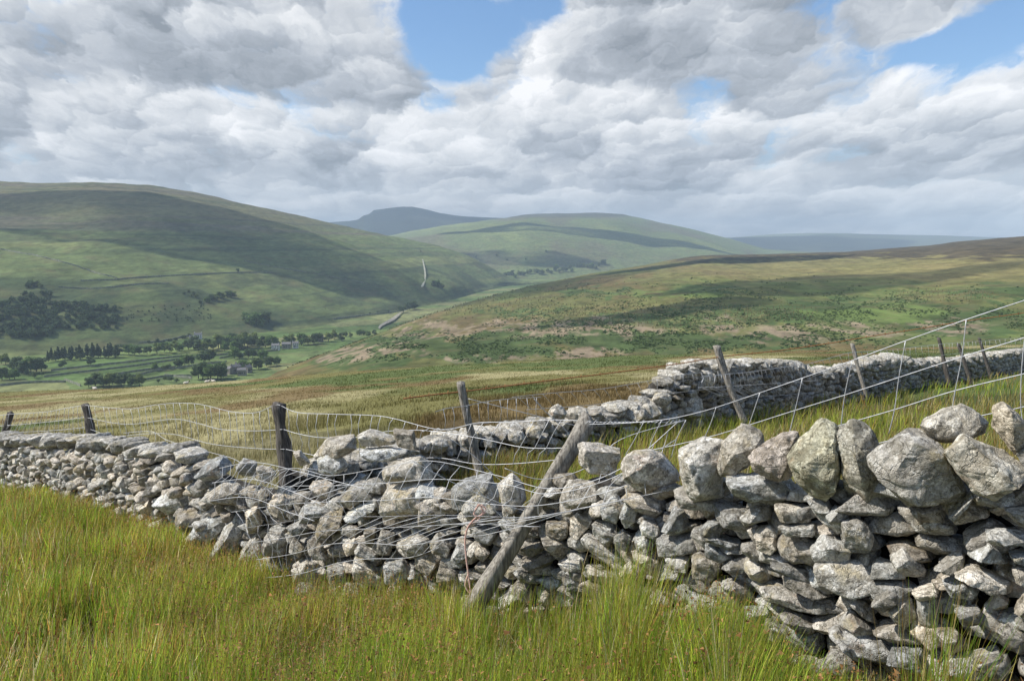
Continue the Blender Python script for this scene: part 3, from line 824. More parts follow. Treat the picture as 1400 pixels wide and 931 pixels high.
def voronoi(seeds, asp, shrink):
    """cells of seeds (s,z) with z stretched by asp; list of polygons"""
    S = seeds*np.array([1, asp]); out = []
    for i in range(len(S)):
        d = S-S[i]; d2 = (d**2).sum(1); nb = np.argsort(d2)[1:17]
        R = .5
        poly = [np.array([-R, -R]), np.array([R, -R]), np.array([R, R]), np.array([-R, R])]
        for j in nb:
            n = d[j]; h = d2[j]/2
            new = []
            for k in range(len(poly)):
                a = poly[k]; b = poly[(k+1) % len(poly)]; da = a@n-h; db = b@n-h
                if da <= 0: new.append(a)
                if da*db < 0: new.append(a+(b-a)*(da/(da-db)))
            poly = new
            if len(poly) < 3: break
        if len(poly) < 3: out.append(None); continue
        P = np.array(poly)
        P = P-P.mean(0)+P.mean(0)
        out.append((S[i]+P.mean(0)+(P-P.mean(0))*shrink)/np.array([1, asp]))
    return out
def tint(r=random):
    k = r.uniform(.62, 1.28); w = r.uniform(-.05, .08)
    return (k*(1+w), k, k*(1-w*1.3))

def to_poly(P, n):     # resample + slight corner cut
    P = np.asarray(P, float); return P

# --- wall one: the tumbled wall in the foreground
W1 = Wall([(-260, 640, 17.5), (-130, 640, 14.3), (0, 640, 11.5), (100, 650, 9.7), (200, 670, 8.1), (300, 700, 6.9), (400, 720, 6.15), (500, 730, 5.55), (600, 740, 5.05), (700, 745, 4.6), (800, 745, 4.2), (900, 740, 3.8), (1000, 740, 3.42),
           (1100, 740, 3.12), (1200, 740, 2.88), (1300, 740, 2.70), (1400, 740, 2.55), (1550, 740, 2.38), (1800, 740, 2.2)])
top1x = [-260, 0, 130, 200, 240, 300, 350, 400, 440, 500, 560, 600, 640, 700, 760, 850, 930, 1000, 1100, 1200, 1400, 1800]
top1y = [606, 611, 615, 626, 640, 662, 672, 676, 660, 655, 664, 678, 690, 690, 646, 655, 650, 655, 655, 662, 640, 640]
def crop(ox, oy, sc_, lst): return [[(ox+a/sc_, oy+b/sc_) for a, b in p] for p in lst]
cope_right = crop(850, 550, 4.954, [
    [(0, 470), (30, 390), (110, 365), (190, 360), (290, 400), (400, 520), (410, 560), (240, 610), (160, 650), (60, 600), (0, 540)],
    [(370, 330), (560, 245), (700, 230), (690, 340), (650, 480), (700, 640), (470, 680), (420, 600), (410, 480)],
    [(650, 460), (680, 300), (830, 165), (960, 220), (980, 330), (880, 400), (870, 470), (760, 500), (680, 520)],
    [(860, 400), (960, 310), (1110, 230), (1210, 200), (1180, 300), (1120, 400), (1170, 520), (1060, 560), (900, 480)],
    [(1110, 400), (1200, 260), (1370, 115), (1440, 120), (1495, 200), (1490, 420), (1450, 600), (1370, 645), (1260, 620), (1180, 520)]]) + \
  crop(1120, 550, 4.954, [
    [(125, 230), (240, 145), (350, 190), (415, 250), (400, 400), (440, 560), (610, 730), (520, 765), (330, 740), (200, 650), (160, 520), (130, 380)],
    [(330, 390), (450, 240), (590, 175), (720, 200), (790, 260), (830, 340), (900, 430), (1010, 570), (900, 650), (600, 700), (520, 600), (380, 490)],
    [(700, 190), (820, 125), (1010, 50), (1110, 90), (1190, 170), (1170, 250), (1090, 280), (900, 320), (800, 300), (740, 230)],
    [(800, 300), (960, 190), (1150, 290), (1220, 290), (1360, 410), (1290, 480), (1130, 600), (1050, 580), (900, 450), (820, 350)],
    [(1190, 130), (1210, 40), (1270, 20), (1340, 80), (1400, 160), (1500, 250), (1500, 400), (1400, 400), (1300, 330), (1200, 200)],
    [(1350, 380), (1480, 180), (1640, 120), (1800, 220), (1850, 420), (1700, 600), (1480, 580)],
    [(1850, 300), (1980, 120), (2200, 160), (2300, 380), (2150, 560), (1930, 520)]]) + \
  crop(550, 460, 3.963, [[(955, 610), (980, 600), (1200, 650), (1150, 800), (1010, 760), (950, 700)]])
# big standing stones are nearer (n offset) in this order
cope_n = [.02, .12, .04, .06, .12, .04, .14, -.04, .16, .04, .02, .02, -.02]
cope_tint = [(1.25, 1.2, 1.15), (1.2, 1.18, 1.15), (.95, .9, .82), (.95, .86, .80), (.98, .96, .78), (.88, .86, .78), (.95, .93, .9), (1.12, 1.08, 1.0), (1.2, 1.15, 1.05), (1.1, 1.0, .85), (1, 1, 1), (1, 1, 1), (1.2, 1.15, 1.1)]
face_px = crop(850, 550, 4.954, [
    [(700, 550), (950, 510), (1180, 560), (1220, 640), (1150, 690), (840, 690), (740, 620)],
    [(355, 660), (400, 620), (470, 680), (730, 650), (850, 700), (820, 750), (620, 765), (400, 740)],
    [(265, 900), (370, 750), (430, 745), (490, 880), (380, 925)], [(800, 800), (920, 700), (1010, 700), (1020, 790), (830, 850)],
    [(1025, 700), (1200, 740), (1280, 720), (1290, 800), (1060, 810)], [(1250, 670), (1340, 650), (1400, 660), (1450, 740), (1300, 750)],
    [(520, 870), (580, 810), (700, 770), (730, 850), (640, 900), (540, 920)], [(890, 920), (930, 860), (1010, 835), (1070, 880), (1050, 940), (950, 960)],
    [(1045, 830), (1300, 810), (1310, 880), (1100, 890)], [(50, 700), (100, 690), (290, 750), (240, 810), (120, 760)], [(120, 830), (140, 790), (250, 830), (260, 880), (220, 920), (130, 890)]]) + \
  crop(1120, 550, 4.954, [
    [(870, 770), (960, 660), (1030, 590), (1070, 610), (980, 700), (900, 800)], [(1030, 650), (1200, 615), (1387, 620), (1400, 680), (1230, 720), (1080, 730)],
    [(1250, 730), (1400, 700), (1500, 740), (1400, 870), (1330, 820)], [(1115, 880), (1200, 855), (1500, 890), (1500, 931), (1180, 950), (1120, 920)],
    [(150, 820), (260, 780), (330, 830), (360, 900), (340, 980), (160, 980)], [(40, 770), (120, 700), (200, 740), (170, 800), (60, 810)], [(660, 740), (820, 690), (880, 760), (860, 830), (700, 840)]]) + \
  crop(850, 730, 4.633, [
    [(220, 80), (400, 30), (500, 0), (520, 120), (380, 140), (230, 190)], [(270, 170), (430, 150), (420, 230), (320, 250)], [(440, 170), (500, 150), (640, 190), (620, 280), (540, 320), (450, 300)],
    [(525, 70), (600, 80), (740, 150), (620, 170), (530, 140)], [(510, 10), (600, 0), (740, 60), (740, 105), (600, 70), (520, 50)], [(630, 230), (700, 180), (800, 190), (780, 240), (700, 270)],
    [(790, 210), (870, 185), (950, 250), (980, 300), (950, 370), (830, 330), (780, 270)], [(755, 90), (840, 70), (980, 140), (990, 180), (840, 180), (760, 140)],
    [(840, 10), (960, 0), (1000, 60), (930, 110), (850, 80)], [(985, 100), (1050, 0), (1190, 10), (1200, 190), (1080, 205), (1000, 150)], [(935, 195), (1040, 190), (1190, 230), (1190, 290), (1000, 260)],
    [(1020, 350), (1040, 290), (1160, 290), (1230, 340), (1400, 420), (1240, 440), (1060, 380)], [(880, 400), (930, 375), (1050, 390), (1220, 440), (1310, 500), (1270, 530), (1100, 490), (900, 440)],
    [(1000, 540), (1060, 515), (1240, 570), (1230, 640), (1180, 650), (1060, 600)], [(895, 610), (920, 560), (970, 560), (1200, 680), (1200, 770), (1150, 770), (900, 690)],
    [(770, 470), (920, 455), (980, 550), (800, 550)], [(740, 610), (890, 640), (880, 665), (760, 670)], [(750, 700), (850, 680), (1000, 720), (1000, 840), (870, 820), (740, 790)],
    [(1040, 780), (1100, 760), (1280, 790), (1230, 860), (1160, 870), (1050, 810)], [(780, 860), (1050, 830), (1070, 900), (850, 930)], [(430, 440), (600, 430), (640, 560), (560, 640), (430, 600)],
    [(630, 330), (700, 310), (820, 350), (860, 430), (700, 420)]]) + \
  crop(1100, 730, 4.633, [
    [(45, 130), (130, 20), (300, 75), (290, 200), (230, 215), (60, 190)], [(45, 250), (90, 215), (500, 170), (530, 230), (460, 330), (370, 380), (300, 400), (80, 330)],
    [(555, 200), (640, 120), (700, 180), (790, 260), (780, 310), (600, 290)], [(810, 240), (1000, 95), (1020, 130), (1000, 220), (900, 260)], [(1040, 150), (1160, 35), (1290, 150), (1290, 190), (1180, 180)],
    [(950, 270), (1060, 210), (1320, 290), (1320, 360), (1150, 340)], [(670, 370), (820, 325), (850, 360), (720, 420)], [(525, 500), (600, 410), (680, 420), (725, 520), (640, 610), (560, 570)],
    [(720, 440), (760, 415), (860, 440), (870, 600), (800, 640), (740, 600)], [(230, 620), (310, 530), (360, 560), (480, 640), (540, 680), (380, 720)], [(150, 640), (220, 620), (420, 760), (400, 840), (300, 780)],
    [(110, 830), (180, 750), (280, 760), (370, 840), (300, 900), (180, 900)], [(260, 430), (330, 420), (440, 490), (470, 580), (400, 560), (290, 480)], [(1170, 480), (1230, 380), (1310, 420), (1290, 490)],
    [(1300, 130), (1420, 110), (1440, 200), (1310, 160)], [(1310, 220), (1420, 200), (1440, 330), (1330, 290)], [(1320, 490), (1390, 370), (1500, 420), (1480, 540)], [(1200, 600), (1320, 550), (1430, 600), (1430, 740), (1340, 750), (1230, 660)],
    [(1140, 0), (1460, 0), (1460, 80), (1230, 50)], [(510, 800), (560, 740), (750, 720), (780, 830), (600, 870)], [(410, 440), (520, 330), (580, 330), (600, 400), (500, 470)],
    [(880, 330), (1000, 290), (1120, 350), (1100, 430), (930, 420)], [(820, 620), (960, 600), (1040, 700), (900, 760)], [(940, 480), (1100, 450), (1150, 540), (1000, 580)], [(1050, 780), (1230, 720), (1300, 830), (1120, 900)]]) + \
  crop(550, 650, 3.963, [
    [(75, 200), (130, 110), (230, 90), (265, 210), (180, 300), (80, 290)], [(255, 110), (320, 65), (490, 10), (500, 60), (420, 120), (330, 215), (270, 190)], [(315, 200), (350, 100), (450, 40), (530, 90), (520, 200), (440, 260), (350, 265)],
    [(510, 60), (600, 10), (660, 60), (680, 150), (600, 230), (550, 240)], [(145, 370), (190, 310), (270, 380), (250, 440), (160, 420)], [(270, 440), (300, 370), (380, 390), (380, 420), (290, 480), (260, 470)],
    [(375, 330), (390, 290), (530, 290), (480, 390), (400, 370)], [(390, 410), (410, 375), (480, 410), (440, 460), (400, 440)], [(60, 440), (110, 410), (200, 440), (210, 480), (150, 560), (70, 510)],
    [(175, 590), (210, 465), (260, 470), (345, 540), (290, 615)], [(10, 530), (60, 500), (145, 580), (120, 640), (20, 590)], [(135, 620), (180, 590), (260, 660), (220, 690), (140, 650)],
    [(860, 100), (900, 50), (1050, 50), (1085, 120), (1080, 180), (880, 180), (850, 140)], [(775, 260), (900, 260), (905, 330), (850, 360), (775, 330)], [(905, 250), (950, 215), (1040, 240), (1020, 290), (940, 370), (910, 330)],
    [(1030, 290), (1150, 270), (1160, 370), (1090, 390), (1030, 340)], [(970, 370), (1000, 340), (1100, 380), (1240, 460), (1150, 500), (990, 440)], [(1145, 350), (1200, 305), (1260, 350), (1220, 420), (1150, 390)],
    [(1070, 180), (1160, 105), (1205, 150), (1160, 260), (1080, 240)], [(1175, 230), (1210, 150), (1280, 190), (1270, 260), (1210, 300)], [(625, 380), (750, 355), (770, 400), (700, 440), (640, 420)],
    [(750, 350), (870, 350), (960, 430), (820, 440), (770, 400)], [(640, 480), (800, 430), (830, 460), (800, 510), (650, 510)], [(840, 480), (970, 440), (985, 510), (870, 520)],
    [(860, 580), (880, 555), (1000, 560), (960, 640), (890, 640)], [(1170, 540), (1240, 480), (1310, 530), (1290, 570), (1180, 570)], [(1000, 520), (1020, 500), (1150, 545), (1150, 590), (1010, 560)],
    [(600, 540), (640, 510), (750, 530), (750, 590), (640, 590)], [(1240, 430), (1330, 400), (1400, 450), (1380, 540), (1280, 510)], [(1290, 250), (1387, 260), (1387, 330), (1300, 310)], [(20, 620), (120, 650), (200, 700), (150, 760), (30, 720)],
    [(650, 310), (720, 300), (760, 340), (640, 350)], [(1255, 350), (1310, 320), (1370, 360), (1330, 420), (1270, 410)]])
fallen_px = crop(350, 540, 3.963, [
    [(680, 430), (750, 390), (890, 350), (940, 380), (960, 470), (770, 495), (685, 480)], [(655, 640), (690, 530), (850, 480), (970, 480), (950, 590), (900, 650), (690, 690)],
    [(420, 580), (550, 475), (660, 480), (650, 540), (500, 610)], [(470, 660), (560, 590), (680, 550), (650, 600), (520, 690)], [(230, 640), (260, 600), (400, 590), (440, 610), (290, 660), (240, 680)],
    [(320, 740), (350, 650), (480, 600), (470, 680), (400, 740), (330, 790)], [(35, 790), (60, 740), (150, 720), (180, 760), (160, 850), (40, 860)], [(160, 710), (240, 675), (290, 710), (210, 750)],
    [(180, 830), (200, 760), (280, 800), (250, 870)], [(280, 770), (360, 800), (400, 860), (330, 870), (290, 830)], [(285, 370), (370, 270), (530, 250), (540, 320), (440, 350), (400, 400), (300, 390)],
    [(530, 250), (600, 215), (650, 250), (760, 270), (750, 300), (560, 310)], [(320, 370), (380, 330), (460, 350), (500, 410), (420, 470), (330, 440)], [(730, 220), (850, 230), (870, 330), (760, 310)],
    [(0, 390), (80, 410), (110, 440), (50, 490), (0, 460)], [(190, 330), (230, 320), (290, 390), (230, 410)], [(0, 540), (30, 500), (80, 530), (20, 590)], [(535, 830), (560, 790), (660, 840), (670, 880), (550, 850)],
    [(590, 700), (660, 690), (640, 800), (600, 790)], [(650, 790), (680, 720), (760, 740), (730, 850), (660, 850)], [(760, 810), (880, 745), (940, 770), (920, 830), (830, 880)], [(470, 800), (540, 760), (570, 820), (490, 860)],
    [(520, 900), (540, 860), (640, 930), (720, 960), (700, 1050), (520, 1000)], [(0, 900), (90, 860), (180, 900), (150, 1000), (0, 1000)], [(190, 930), (280, 870), (380, 900), (360, 1010), (210, 1020)], [(380, 930), (500, 900), (520, 1000), (400, 1040)],
    [(60, 580), (150, 545), (200, 600), (120, 650), (70, 630)], [(690, 900), (800, 870), (850, 930), (820, 1010), (700, 990)], [(540, 330), (700, 310), (820, 330), (760, 380), (600, 385)]]) + \
  crop(0, 540, 3.963, [
    [(815, 600), (960, 500), (1050, 550), (1000, 610), (900, 660)], [(905, 455), (1080, 370), (1150, 370), (1000, 440), (930, 470)], [(1040, 460), (1100, 390), (1200, 350), (1260, 410), (1220, 440), (1130, 490)],
    [(1270, 400), (1310, 355), (1387, 380), (1387, 450), (1290, 440)], [(1110, 545), (1200, 490), (1290, 500), (1340, 570), (1330, 600), (1150, 590)], [(945, 680), (960, 640), (1130, 610), (1180, 620), (1100, 680), (960, 750)],
    [(995, 790), (1060, 700), (1200, 640), (1290, 640), (1200, 760), (1080, 830)], [(1100, 920), (1230, 700), (1290, 650), (1335, 720), (1280, 880), (1240, 931)], [(1285, 900), (1320, 820), (1387, 760), (1450, 800), (1450, 960), (1300, 960)],
    [(840, 770), (900, 750), (1000, 770), (1000, 850), (850, 860)], [(800, 690), (880, 665), (940, 700), (930, 750), (830, 740)], [(820, 450), (880, 430), (890, 480), (830, 500)], [(1330, 620), (1400, 590), (1430, 680), (1350, 740)],
    [(1010, 900), (1090, 850), (1180, 900), (1120, 980), (1020, 960)], [(760, 600), (810, 560), (840, 620), (790, 660)]])

wall1 = empty('dry_stone_wall', tuple(W1.world([[W1.L[-1]*.6, -2.3, 0]])[0]))
tag(wall1, 'tumbled pale limestone wall across the foreground, big slanting cope stones at its right end', 'stone wall')
w1loc = np.array(wall1.location)
def place_stone(wall, name, px_poly, nf, thick_k, level, parent, ploc, tn, seed, nmin=.08, tmax=.42, rough=1.):
    """stone at the wall's distance, its broad side toward the open ground in front of the wall"""
    A = np.array(px_poly, float); c = A.mean(0); q0 = float(Q(*c)); Y0 = float(np.interp(q0, wall.q, wall.P[:, 1]))
    W0 = np.array([PT(a_, b_, Y0) for a_, b_ in A]); c0 = PT(c[0], c[1], Y0)
    hx = np.array([1., 0, 0]); out = np.array([-q0*.6, -1, 0.]); out /= np.linalg.norm(out)
    P = np.stack([W0[:, 0]-c0[0], W0[:, 2]], 1)
    w, h = np.ptp(P[:, 0]), np.ptp(P[:, 1])
    th = np.clip(thick_k*math.sqrt(w*h), nmin, tmax)
    V, T = stone_geo(P, th, level, seed, rough)
    V[:, 2] += nf-.5*th
    W = np.stack([c0[0]+V[:, 0]+out[0]*V[:, 2], c0[1]+out[1]*V[:, 2], V[:, 1]], 1)
    T = T[:, ::-1] if False else T
    return (name, W, T, np.tile(tn, (len(W), 1)), w*h)
def emit(st, parent, ploc, mat=M_STONE):
    name, W, T, c, _ = st
    o = mesh_obj(name, W-ploc, T, mat, parent, c); return o
def join_emit(lst, name, parent, ploc, mat=M_STONE, kind='stuff'):
    Vs, Ts, Cs, n = [], [], [], 0
    for _, W, T, c, _a in lst: Vs.append(W); Ts.append(T+n); Cs.append(c); n += len(W)
    o = mesh_obj(name, np.vstack(Vs)-ploc, np.vstack(Ts), mat, parent, np.vstack(Cs))
    if kind: o['kind'] = kind
    return o
sd = 100
for i, p in enumerate(cope_right):
    emit(place_stone(W1, 'coping_stone', p, cope_n[i], .85, 5, wall1, w1loc, cope_tint[i], sd+i, rough=1.15), wall1, w1loc)
# coping along the far left of the wall: slabs laid across the top
def coping_run(wall, x0, x1, topx, topy, mean, parent, ploc, mat, level, lo=.9, hi=1.2, name='coping_stone', drop=.02, width=.5, seed=0, skip=None):
    r = random.Random(seed); res = []
    s = float(wall.sz(x0, np.interp(x0, topx, topy))[0]); s1 = float(wall.sz(x1, np.interp(x1, topx, topy))[0])
    xs = np.linspace(min(x0, x1)-40, max(x0, x1)+40, 200); szs = np.array([wall.sz(a, np.interp(a, topx, topy)) for a in xs])
    while s < s1:
        L = mean*r.uniform(.6, 1.5); H = mean*r.uniform(.6, 1.25)
        z = np.interp(s+L/2, szs[:, 0], szs[:, 1])-H*.45+r.uniform(-.035, .03)
        k = r.randint(6, 9); sl = r.uniform(-.25, .35)
        O = np.array([[s+L/2+cos(a)*L/2*r.uniform(.85, 1.15)+sl*sin(a)*H*.5, z+sin(a)*H/2*r.uniform(.8, 1.15)] for a in np.linspace(0, 2*pi, k, endpoint=False)+r.random()])
        if not (skip and skip(s)):
            V, T = stone_geo(O, width*r.uniform(.75, 1.15), level, r.randint(0, 99999))
            V[:, 2] += -width*.42+r.uniform(-.07, .07)
            W = wall.world(V, s+L/2); t = r.uniform(.72, 1.2)
            res.append((name, W, T, np.tile((t, t*.985, t*.96), (len(W), 1)), L*H))
        s += L*r.uniform(.84, 1.08)
    return res
topL_x = [-260, 0, 60, 130, 170, 200, 240, 262]; topL_y = [590, 596, 597, 600, 603, 614, 613, 622]
for st in coping_run(W1, -230, 250, topL_x, topL_y, .17, wall1, w1loc, M_STONE, 3, seed=4, width=.34)[:99]: emit(st, wall1, w1loc)

# face stones, traced where they can be told apart
faces = []
for i, p in enumerate(face_px):
    faces.append(place_stone(W1, 'face_stone', p, random.uniform(.0, .07), 1.0, 4, wall1, w1loc, tint(), 300+i, nmin=.1, tmax=.3))
for i, p in enumerate(fallen_px):
    P = np.array(p); up = np.clip((700-P[:, 1].mean())/100, 0, 1)
    tt_ = tint(); tt_ = tuple(x*1.12 for x in tt_)
    emit(place_stone(W1, 'fallen_stone', p, .10+.05*random.random()-.25*up, .95, 4, wall1, w1loc, tt_, 600+i, nmin=.1, tmax=.32), wall1, w1loc)
rs_ = random.Random(77)
for k in range(26):
    px = rs_.uniform(215, 600); py = np.interp(px, [200, 300, 450, 600], [745, 790, 815, 832])+rs_.uniform(-22, 10); w_ = rs_.uniform(20, 46); h_ = w_*rs_.uniform(.5, .95); ro = rs_.uniform(-.6, .6)
    pp = [(px+(cos(a)*cos(ro)*w_/2-sin(a)*sin(ro)*h_/2)*rs_.uniform(.8, 1.15), py+(cos(a)*sin(ro)*w_/2+sin(a)*cos(ro)*h_/2)*rs_.uniform(.8, 1.15)) for a in np.linspace(0, 2*pi, 7, endpoint=False)]
    if k < 26: emit(place_stone(W1, 'fallen_stone', pp, rs_.uniform(.18, .36), 1.0, 4, wall1, w1loc, tint(rs_), 900+k, nmin=.1, tmax=.3), wall1, w1loc)
faces.sort(key=lambda s: -s[4])
for st in faces[:96]: emit(st, wall1, w1loc)
rest = faces[96:]
# filling between them
def fill(wall, x0, x1, topx, topy, cw, ch, level_near, nrec, seed, dens=1., near_y=0., asp=None, zpad=.15, tb=1.0, stop=None):
    r = np.random.default_rng(seed)
    xs = np.linspace(x0, x1, 160); top = np.array([wall.sz(a, np.interp(a, topx, topy)) for a in xs])
    s0, s1 = top[0, 0], top[-1, 0]; seeds = []
    ncol = int((s1-s0)/cw); 
    zmax = top[:, 1].max(); zmin = -7.
    gx = np.interp(np.linspace(s0, s1, 300), wall.L, wall.P[:, 0]); gy = np.interp(np.linspace(s0, s1, 300), wall.L, wall.P[:, 1])
    gg = gz(gx, gy); sl = np.linspace(s0, s1, 300)
    zz = gg.min()-.2; rowi = 0
    zmax += .35
    while zz < zmax:
        s = s0+r.random()*cw
        while s < s1:
            k = r.uniform(.55, 1.6)
            z = zz+r.normal()*ch*.22+.05*math.sin(s*1.7)
            tz_ = np.interp(s, top[:, 0], top[:, 1])
            if np.interp(s, sl, gg)-.45 < z < tz_+.35: seeds.append((s+r.normal()*cw*.15, z, float(np.interp(s, sl, gg)-.12 < z < tz_-.03 and s0+cw < s < s1-cw)))
            s += cw*k
        zz += ch*.92
    seeds = np.array(seeds)
    seeds = seeds[r.random(len(seeds)) < .93]
    cells = voronoi(seeds[:, :2], cw/ch, .86); out = []
    for c, sd_ in zip(cells, seeds):
        if c is None or sd_[2] < .5: continue
        w, h = np.ptp(c[:, 0]), np.ptp(c[:, 1])
        if w > cw*3.4 or h > ch*3.4 or w*h < .0008:
            c = c.mean(0)+(c-c.mean(0))*min(1, cw*2/w, ch*2/h)
        c = rot2(c, r.normal()*.16, c.mean(0))
        th = max(.1, 1.1*math.sqrt(w*h)); V, T = stone_geo(c, th, level_near, int(r.integers(1e6)))
        V[:, 2] += nrec-.5*th+r.normal()*.034
        t = r.uniform(.60, 1.25)*tb; wv = r.uniform(-.04, .08)
        out.append(('stone', wall.world(V, c[:, 0].mean()), T, np.tile((t*(1+wv), t, t*(1-wv)), (len(V), 1)), w*h))
    return out
rest += fill(W1, 235, 1780, top1x, top1y, .165, .088, 3, -.03, 5)
top1L = [y+0 for y in top1y]
rest += fill(W1, -250, 300, top1x, top1y, .14, .095, 2, .03, 6, tb=1.15)
join_emit(rest, 'wall_rubble', wall1, w1loc)
def core(wall, x0, x1, topx, topy, n_front, width, parent, ploc, drop=.06):
    xs = np.linspace(x0, x1, 140); V = []; Fs = []
    for k, a in enumerate(xs):
        s, z = wall.sz(a, np.interp(a, topx, topy)); z -= drop+random.uniform(0, .05)
        g = float(gz(*[np.array(v) for v in wall.world([[s, 0, 0]])[0, :2]]))-.4
        for n, zz in ((n_front+.03, g), (n_front, z), (n_front-width, z), (n_front-width-.03, g)): V.append(wall.world([[s, zz, n]])[0])
        if k:
            i, j = (k-1)*4, k*4; Fs += [(i, i+1, j+1, j), (i+1, i+2, j+2, j+1), (i+2, i+3, j+3, j+2)]
    Fs += [(0, 3, 2, 1), (len(V)-4, len(V)-3, len(V)-2, len(V)-1)]
    mb = MB(); mb.add(np.array(V)-ploc, Fs); return mb.build('wall_core', M_CORE, parent, False)
core(W1, -255, 1790, top1x, top1y, -.23, .22, wall1, w1loc, .1)

# --- wall two: runs away to the right behind
W2 = Wall([(430, 640, 6.6), (500, 630, 7.1), (560, 620, 7.6), (650, 610, 8.5), (750, 590, 9.4), (850, 575, 10.4), (940, 550, 11.6), (1020, 530, 13.2), (1100, 520, 15.5), (1200, 510, 19), (1300, 505, 24), (1400, 492, 31), (1480, 488, 40), (1600, 480, 58)])
t2x = [430, 560, 600, 650, 700, 740, 760, 800, 830, 860, 900, 925, 940, 960, 1000, 1060, 1100, 1115, 1150, 1200, 1225, 1260, 1300, 1400, 1500, 1600]
t2y = [640, 606, 598, 592, 585, 578, 572, 566, 560, 551, 541, 515, 500, 494, 493, 492, 495, 503, 502, 489, 485, 492, 490, 478, 470, 466]
wall2 = empty('dry_stone_wall', tuple(W2.world([[W2.L[60], -3, 0]])[0])); w2loc = np.array(wall2.location)
tag(wall2, 'dark faced stone wall with white lichened top running away to the right behind the rushes', 'stone wall')
t2y_f = [y+7 for y in t2y]
r2 = fill(W2, 440, 1100, t2x, t2y_f, .19, .12, 3, .04, 8)
r2 += fill(W2, 1095, 1595, t2x, t2y_f, .20, .13, 1, .04, 9)
join_emit(r2, 'wall_rubble', wall2, w2loc)
cr = coping_run(W2, 440, 1090, t2x, t2y, .23, wall2, w2loc, M_STONE, 4, seed=11, width=.42)
cr += coping_run(W2, 1090, 1590, t2x, t2y, .30, wall2, w2loc, M_STONE, 2, seed=12, width=.5)
for st in cr[:100]: emit(st, wall2, w2loc)
if cr[100:]: join_emit(cr[100:], 'far_coping', wall2, w2loc)
core(W2, 432, 1598, t2x, [y+13 for y in t2y], -.13, .35, wall2, w2loc, .03)
# larger blocks spilled at the broken end
r_ = random.Random(5)
for (px, py, w, h) in [(790, 566, 32, 26), (762, 563, 26, 24), (884, 562, 40, 30), (915, 575, 36, 26), (945, 556, 38, 36), (962, 520, 42, 32), (905, 545, 26, 20), (870, 566, 34, 28), (935, 590, 26, 16), (730, 588, 24, 18), (640, 600, 30, 24), (600, 606, 28, 22), (705, 596, 28, 20), (860, 585, 30, 12), (950, 578, 24, 20)]:
    P = [(px+cos(a)*w/2*r_.uniform(.85, 1.12), py+sin(a)*h/2*r_.uniform(.85, 1.12)) for a in np.linspace(0, 2*pi, 8, endpoint=False)]
    emit(place_stone(W2, 'fallen_stone', P, .18, .95, 4, wall2, w2loc, (1.15, 1.12, 1.07), r_.randint(0, 9999)), wall2, w2loc)

# ------------------------------------------------------------------ fences
def post_geo(p0, p1, r0, r1, seed, n=12, m=22, chip=.30):
    r = random.Random(seed); P0 = np.array(p0); P1 = np.array(p1); path = []; V = []; Fs = []
    ax = (P1-P0)/np.linalg.norm(P1-P0); a = np.cross(ax, [0, 1, 0]); a /= np.linalg.norm(a); b = np.cross(ax, a)
    ph = [r.uniform(.82, 1.15) for _ in range(n)]
    ph = [p_*(1 if j_ % 3 else .86) for j_, p_ in enumerate(ph)]
    off = r.random()*50
    for k in range(m):
        t = k/(m-1); c = P0+(P1-P0)*t+a*(.22*r0)*sin(t*4+seed)+b*.12*r0*cos(t*6); rr = r0+(r1-r0)*t
        for j in range(n):
            an = 2*pi*j/n; q_ = rr*ph[j]*(1+chip*float(vnoise(np.array(j*1.3+off), np.array(t*5), s=seed)))
            tz = ax*(0 if k < m-1 else .02*cos(an+1)*(r1/.05))
            V.append(c+q_*(cos(an)*a+sin(an)*b)+tz)
    for k in range(m-1):
        for j in range(n): j2 = (j+1) % n; Fs.append((k*n+j, k*n+j2, (k+1)*n+j2, (k+1)*n+j))
    Fs.append(tuple(range(n))[::-1]); Fs.append(tuple((m-1)*n+j for j in range(n)))
    return np.array(V), Fs
def post(top, bot, Yt, Yb, r0, r1, parent, ploc, mat, seed, name='post', label=None):
    p1 = PT(*top, Yt); p0 = PT(*bot, Yb)
    V, Fs = post_geo(p0, p1, r0, r1, seed)
    # local axes along the post so the grain runs with it
    mb = MB(); mb.add(V-ploc, Fs); o = mb.build(name, mat, parent, True)
    if label: o['label'] = label
    return o
def netting(rows, Yf, nv, rw=.0028, jit=.0, mb=None, vx=None, dr=.02, seed=0, sides=4):
    """rows: lists of (px,py); Yf: function px,py->distance. Verticals join rows at equal px (or given fractions)."""
    mb = mb or MB(); r = random.Random(seed); R = []
    for row_ in rows:
        P = smoothpath([[a, b, Yf(a, b)] for a, b in row_], 6)
        W = np.array([PT(a, b, c) for a, b, c in P]); R.append(W)
        V, Fs = tube(W, rw, sides); mb.add(V, Fs)
    for k in range(nv):
        f = (k+.5+r.uniform(-.15, .15))/nv
        pts = []
        for W in R:
            L = np.r_[0, np.cumsum(np.linalg.norm(np.diff(W, axis=0), axis=1))]; s = L[-1]*f
            pts.append([np.interp(s, L, W[:, i]) for i in range(3)])
        pts = np.array(pts)
        mids = [pts[0]]
        for a, b in zip(pts[:-1], pts[1:]): mids += [(a+b)/2+np.array([r.uniform(-jit, jit), 0, r.uniform(-jit, jit)]), b]
        V, Fs = tube(np.array(mids), rw*.9, sides); mb.add(V, Fs)
    return mb

